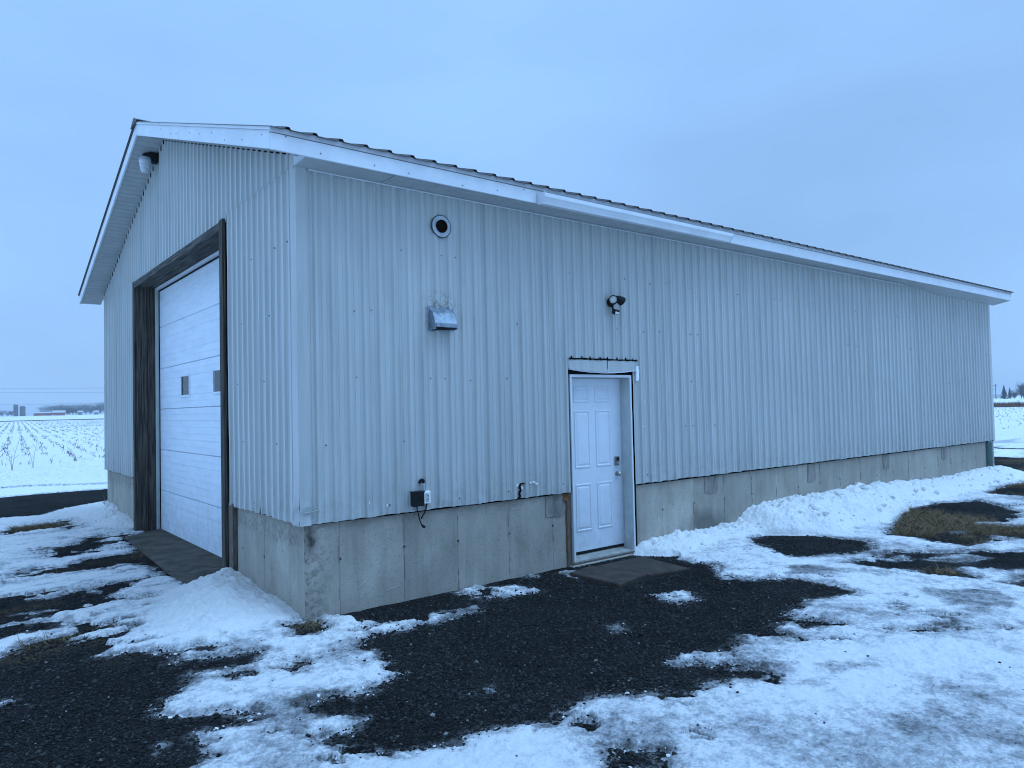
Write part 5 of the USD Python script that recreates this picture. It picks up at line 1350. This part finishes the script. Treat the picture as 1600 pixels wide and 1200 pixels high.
def silo(az, dist, r, h, lab):
    p = at(az, dist)
    s = thing('silo', lab, 'silo', p)
    obj('silo_wall', trimesh.util.concatenate([place(lathe([(0, -1), (r, -1), (r, h), (0, h)], 20), (0, 0, 0))] + [place(ring(r - .02, r + .10, 0, .25, 20), (0, 0, z_), (0, 0, 1)) for z_ in np.arange(1, h, 1.6)]), silo_mat, s)
    obj('silo_dome', place(lathe([(0, r * .42), (r * .5, r * .34), (r * .85, r * .16), (r * 1.02, 0), (0, 0)], 20), (0, 0, h)), farm_grey, s)
silo(85.93, 760, 1.75, 9.6, 'dark tall silo left of the far red barn')
silo(85.56, 760, 2.1, 8.2, 'shorter grey silo right of the tall dark one')
def house(name, lab, az0, az1, dist, hw, hr, wall, roof, depth=14, nwin=4, cat='barn'):
    p0, p1 = at(az0, dist), at(az1, dist)
    d = p1 - p0; ln = math.hypot(d[0], d[1]); ang = math.degrees(math.atan2(d[1], d[0]))
    h = thing(name, lab, cat, p0, ang)
    obj('wall', bx(0, ln, -depth, 0, -1.5, hw, .02), wall, h)
    rf = [hullof(*[(xx, yy, zz) for xx in (-.4, ln + .4) for yy, zz in ((.5, hw - .1), (.5, hw + .12), (-depth / 2, hw + hr), (-depth / 2, hw + hr - .2), (-depth - .5, hw - .1), (-depth - .5, hw + .12))])]
    obj('roof', rf, roof, h)
    for k in range(nwin):
        c = ln * (k + .5) / nwin
        obj('window', bx(c - ln * .03, c + ln * .03, .0, .06, hw * .35, hw * .75), window_dark, h)
# thing's y axis must face the viewer: azimuths run from left (large) to right (small)
house('barn', 'long low red barn with a snowy roof beyond the corn field', 84.95, 83.95, 740, 2.3, 1.1, barn_red, roof_snow, 10, 5)
house('barn', 'low red shed with white roof right of the long red barn', 83.9, 83.2, 735, 2.5, 1.8, barn_red, roof_snow, 12, 3)
house('farm_house', 'farm house with dark walls and pale roof among the trees', 82.45, 82.2, 760, 2.6, 1.2, farm_grey, roof_snow, 8, 3, 'house')
house('farm_house', 'small low grey farm house at the right end of the tree line', 81.5, 81.25, 760, 2.2, 1.5, farm_grey, roof_snow, 8, 2, 'house')
house('barn', 'low dark barn behind the long red one', 84.6, 84.05, 800, 4.0, 1.2, farm_grey, farm_grey, 10, 2)
house('farm_house', 'low white farm building behind the spruce on the right horizon', 18.6, 17.45, 520, 2.2, 2.0, barn_white, roof_snow, 9, 4, 'house')

def bare_tree(h, w, seed, n=170):
    """crown of bare branches: a branching skeleton of thin limbs and twigs."""
    r_ = np.random.default_rng(seed); twigs = []
    trunk = tube([(0, 0, -.5), (.02 * h, 0, h * .3), (0, .01 * h, h * .55)], [.024 * h, .018 * h, .010 * h], 6)
    for _ in range(n):
        z0 = h * r_.uniform(.12, .6); a = r_.uniform(0, 6.28); l = w * r_.uniform(.3, 1.0) * (1.1 - .5 * abs(z0 / h - .4))
        up = r_.uniform(.3, 1.3)
        p0 = np.array([0, 0, z0]); p1 = p0 + np.array([math.cos(a), math.sin(a), up]) * l * .55
        e = p1 + np.array([math.cos(a + r_.normal() * .6), math.sin(a + r_.normal() * .6), up + .4]) * l * .4
        e[2] = min(e[2], h)
        twigs.append(tube([p0, p1, e], [.006 * h, .0045 * h, .002 * h], 3))
        for _k in range(3):
            b = r_.uniform(0, 6.28)
            q = p1 + (e - p1) * r_.uniform(0, 1)
            twigs.append(tube([q, q + np.array([math.cos(b), math.sin(b), r_.uniform(.1, 1.4)]) * l * .28], [.003 * h, .0014 * h], 3))
    return trunk, trimesh.util.concatenate(twigs)
def spruce(h, w, seed):
    r_ = np.random.default_rng(seed); ms = []
    for _ in range(260):
        t = r_.random() ** .8; z = h * (.06 + .92 * t); rr = w * (1 - t) * r_.uniform(.6, 1.05) + .05
        a = r_.uniform(0, 6.28); c, s = math.cos(a), math.sin(a)
        ms.append(hullof((0, 0, z + .04 * h), (c * rr - s * .16 * w, s * rr + c * .16 * w, z - .05 * h), (c * rr + s * .16 * w, s * rr - c * .16 * w, z - .05 * h), (c * rr * .6, s * rr * .6, z - .02 * h), (c * rr * 1.1, s * rr * 1.1, z - .08 * h)))
    return tube([(0, 0, -.5), (0, 0, h * .9)], [.03 * h, .006 * h], 6), trimesh.util.concatenate(ms)
def plant(kind, name, lab, az, dist, h, w, seed, group):
    t_ = thing(name, lab, 'tree', at(az, dist), r1.uniform(0, 360), group)
    tr, cr_ = bare_tree(h, w, seed) if kind == 'bare' else spruce(h, w, seed)
    obj('trunk', tr, bark, t_); obj('crown', cr_, bark if kind == 'bare' else spruce_mat, t_)
# left tree line
TL = 'bare trees on the left horizon'
LT = [(87.0, 900, 4.5, 8), (86.7, 900, 5.0, 6), (86.35, 880, 3.6, 6), (86.15, 780, 4.5, 3.5), (84.3, 930, 8.5, 9), (83.95, 930, 9.5, 9), (83.6, 930, 10.0, 9), (83.25, 930, 10.5, 9), (82.95, 930, 10.5, 8), (82.75, 780, 8.6, 5.0), (82.55, 800, 8.0, 4.5), (82.3, 930, 11, 8),
      (82.0, 900, 10.5, 7), (81.72, 900, 9.0, 7), (81.45, 900, 11, 7), (81.15, 900, 12, 8), (80.8, 900, 12.5, 8), (80.4, 900, 12, 8), (83.05, 760, 6.4, 4)]
desc = ['low bare bush at the left edge of the horizon', 'broad low bare thicket left of the silos', 'small bare bush nearest the left of the silos', 'bush at the foot of the tall dark silo', 'bare tree behind the right end of the long red barn',
        'pale bare tree above the white barn roof', 'second pale bare tree above the white barn roof', 'bare tree over the low red shed', 'bare tree right behind the low red shed', 'dark dense tree right of the red sheds', 'dark shorter tree beside the grey farm house',
        'bare tree behind the grey farm house', 'bare tree just right of the grey farm house', 'low bare tree between the two farm houses', 'bare tree above the small grey farm house', 'tall bare tree right of the small grey house', 'tall bare tree next to the shed corner on the left horizon', 'tall bare tree half hidden behind the shed corner', 'small dark bush in front of the low red shed']
for j, ((az_, d_, h_, w_), lab) in enumerate(zip(LT, desc)):
    plant('bare', 'bare_tree', lab, az_, d_, h_, w_, 500 + j, None)
RT = [('spruce', 17.53, 430, 6.7, 2.0, 'pointed dark green spruce on the right horizon'), ('spruce', 17.22, 440, 5.6, 1.35, 'narrow dark spruce right of the pointed one'),
      ('bare', 16.95, 440, 4.2, 2.6, 'low bare shrub right of the narrow spruce'), ('bare', 16.62, 440, 9.4, 2.8, 'tallest bare tree on the right horizon'), ('bare', 16.35, 430, 8.8, 2.6, 'second tall bare tree on the right horizon'),
      ('bare', 16.15, 430, 7.2, 2.6, 'bare tree near the right picture edge'), ('bare', 16.5, 420, 4.6, 3.4, 'dense dark shrub under the tall bare trees'), ('bare', 15.75, 430, 7, 3, 'bare tree at the right picture edge'), ('bare', 17.0, 425, 2.8, 2.4, 'low dark thicket at the foot of the spruces')]
for j, (k, az_, d_, h_, w_, lab) in enumerate(RT):
    plant(k, 'spruce_tree' if k == 'spruce' else 'bare_tree', lab, az_, d_, h_, w_, 700 + j, None)
# utility pole
pp_ = at(17.98, 400)
up_ = thing('utility_pole', 'thin wooden utility pole with a crossarm beside the far spruce', 'utility pole', pp_, 18)
obj('pole', tube([(0, 0, -1), (0, 0, 7.0)], [.16, .12], 8), bark, up_)
obj('crossarm', bx(-.07, .07, -.9, .9, 6.45, 6.62), bark, up_)
# power lines over the far left field
for j, (el, lab) in enumerate(((1.98, 'topmost faint power line above the left horizon'), (1.70, 'middle power line above the left horizon'), (0.93, 'lowest power line just above the silos'))):
    ps = []
    for a_ in np.linspace(66, 100, 18):
        d_ = 330 / math.cos(math.radians(a_ - 84)); 
        ps.append((CAM[0] + d_ * math.cos(math.radians(a_)), CAM[1] + d_ * math.sin(math.radians(a_)), CAM[2] + 330 * math.tan(math.radians(el))))
    obj('power_line', tube(ps, .034, 5), wire_mat, label=lab, cat='power line')
# brown reeds right
rp = []
r3 = np.random.default_rng(21)
RB = []
for _ in range(9000):
    a_ = r3.uniform(12.5, 21); d_ = r3.uniform(124, 140); p = at(a_, d_)
    h_ = r3.uniform(.35, .85); w_ = r3.uniform(.02, .06); b = r3.uniform(0, 3.14); l_ = r3.normal(0, .15)
    c, s = math.cos(b) * w_, math.sin(b) * w_
    RB.append(([p[0] - c, p[1] - s, p[2] - .1], [p[0] + c, p[1] + s, p[2] - .1], [p[0] + l_, p[1] + l_, p[2] + h_]))
RB = np.array(RB).reshape(-1, 3)
obj('reed_strip', trimesh.Trimesh(RB, np.arange(len(RB)).reshape(-1, 3), process=False), reed_mat, label='strip of brown reeds across the snow field right of the shed', cat='reeds', kind='stuff')
sh = thing('dry_weed', 'dark little bush in front of the brown reed strip', 'weed', at(16.75, 121))
obj('stalks', weed(90, 1.2, 26), bark, sh)

# ------------------------------------------------------------------ thin winter haze
haze_mat = usdkit.material(stage, '/World/Looks/haze_air', {'v': ('principled_volume', {'color': (0.86, 0.92, 1.0), 'density': 0.00040, 'anisotropy': 0.1})}, [], volume='v.volume')
ext = float(max(np.abs(GV[:, :2]).max(), np.abs(SV[:, :2]).max())) + 50
obj('haze', bx(-ext, ext, -ext, ext, float(min(GV[:, 2].min(), SV[:, 2].min())) - 1.0, 19.0), haze_mat, kind='stuff', label='thin pale winter haze over the fields', cat='haze')
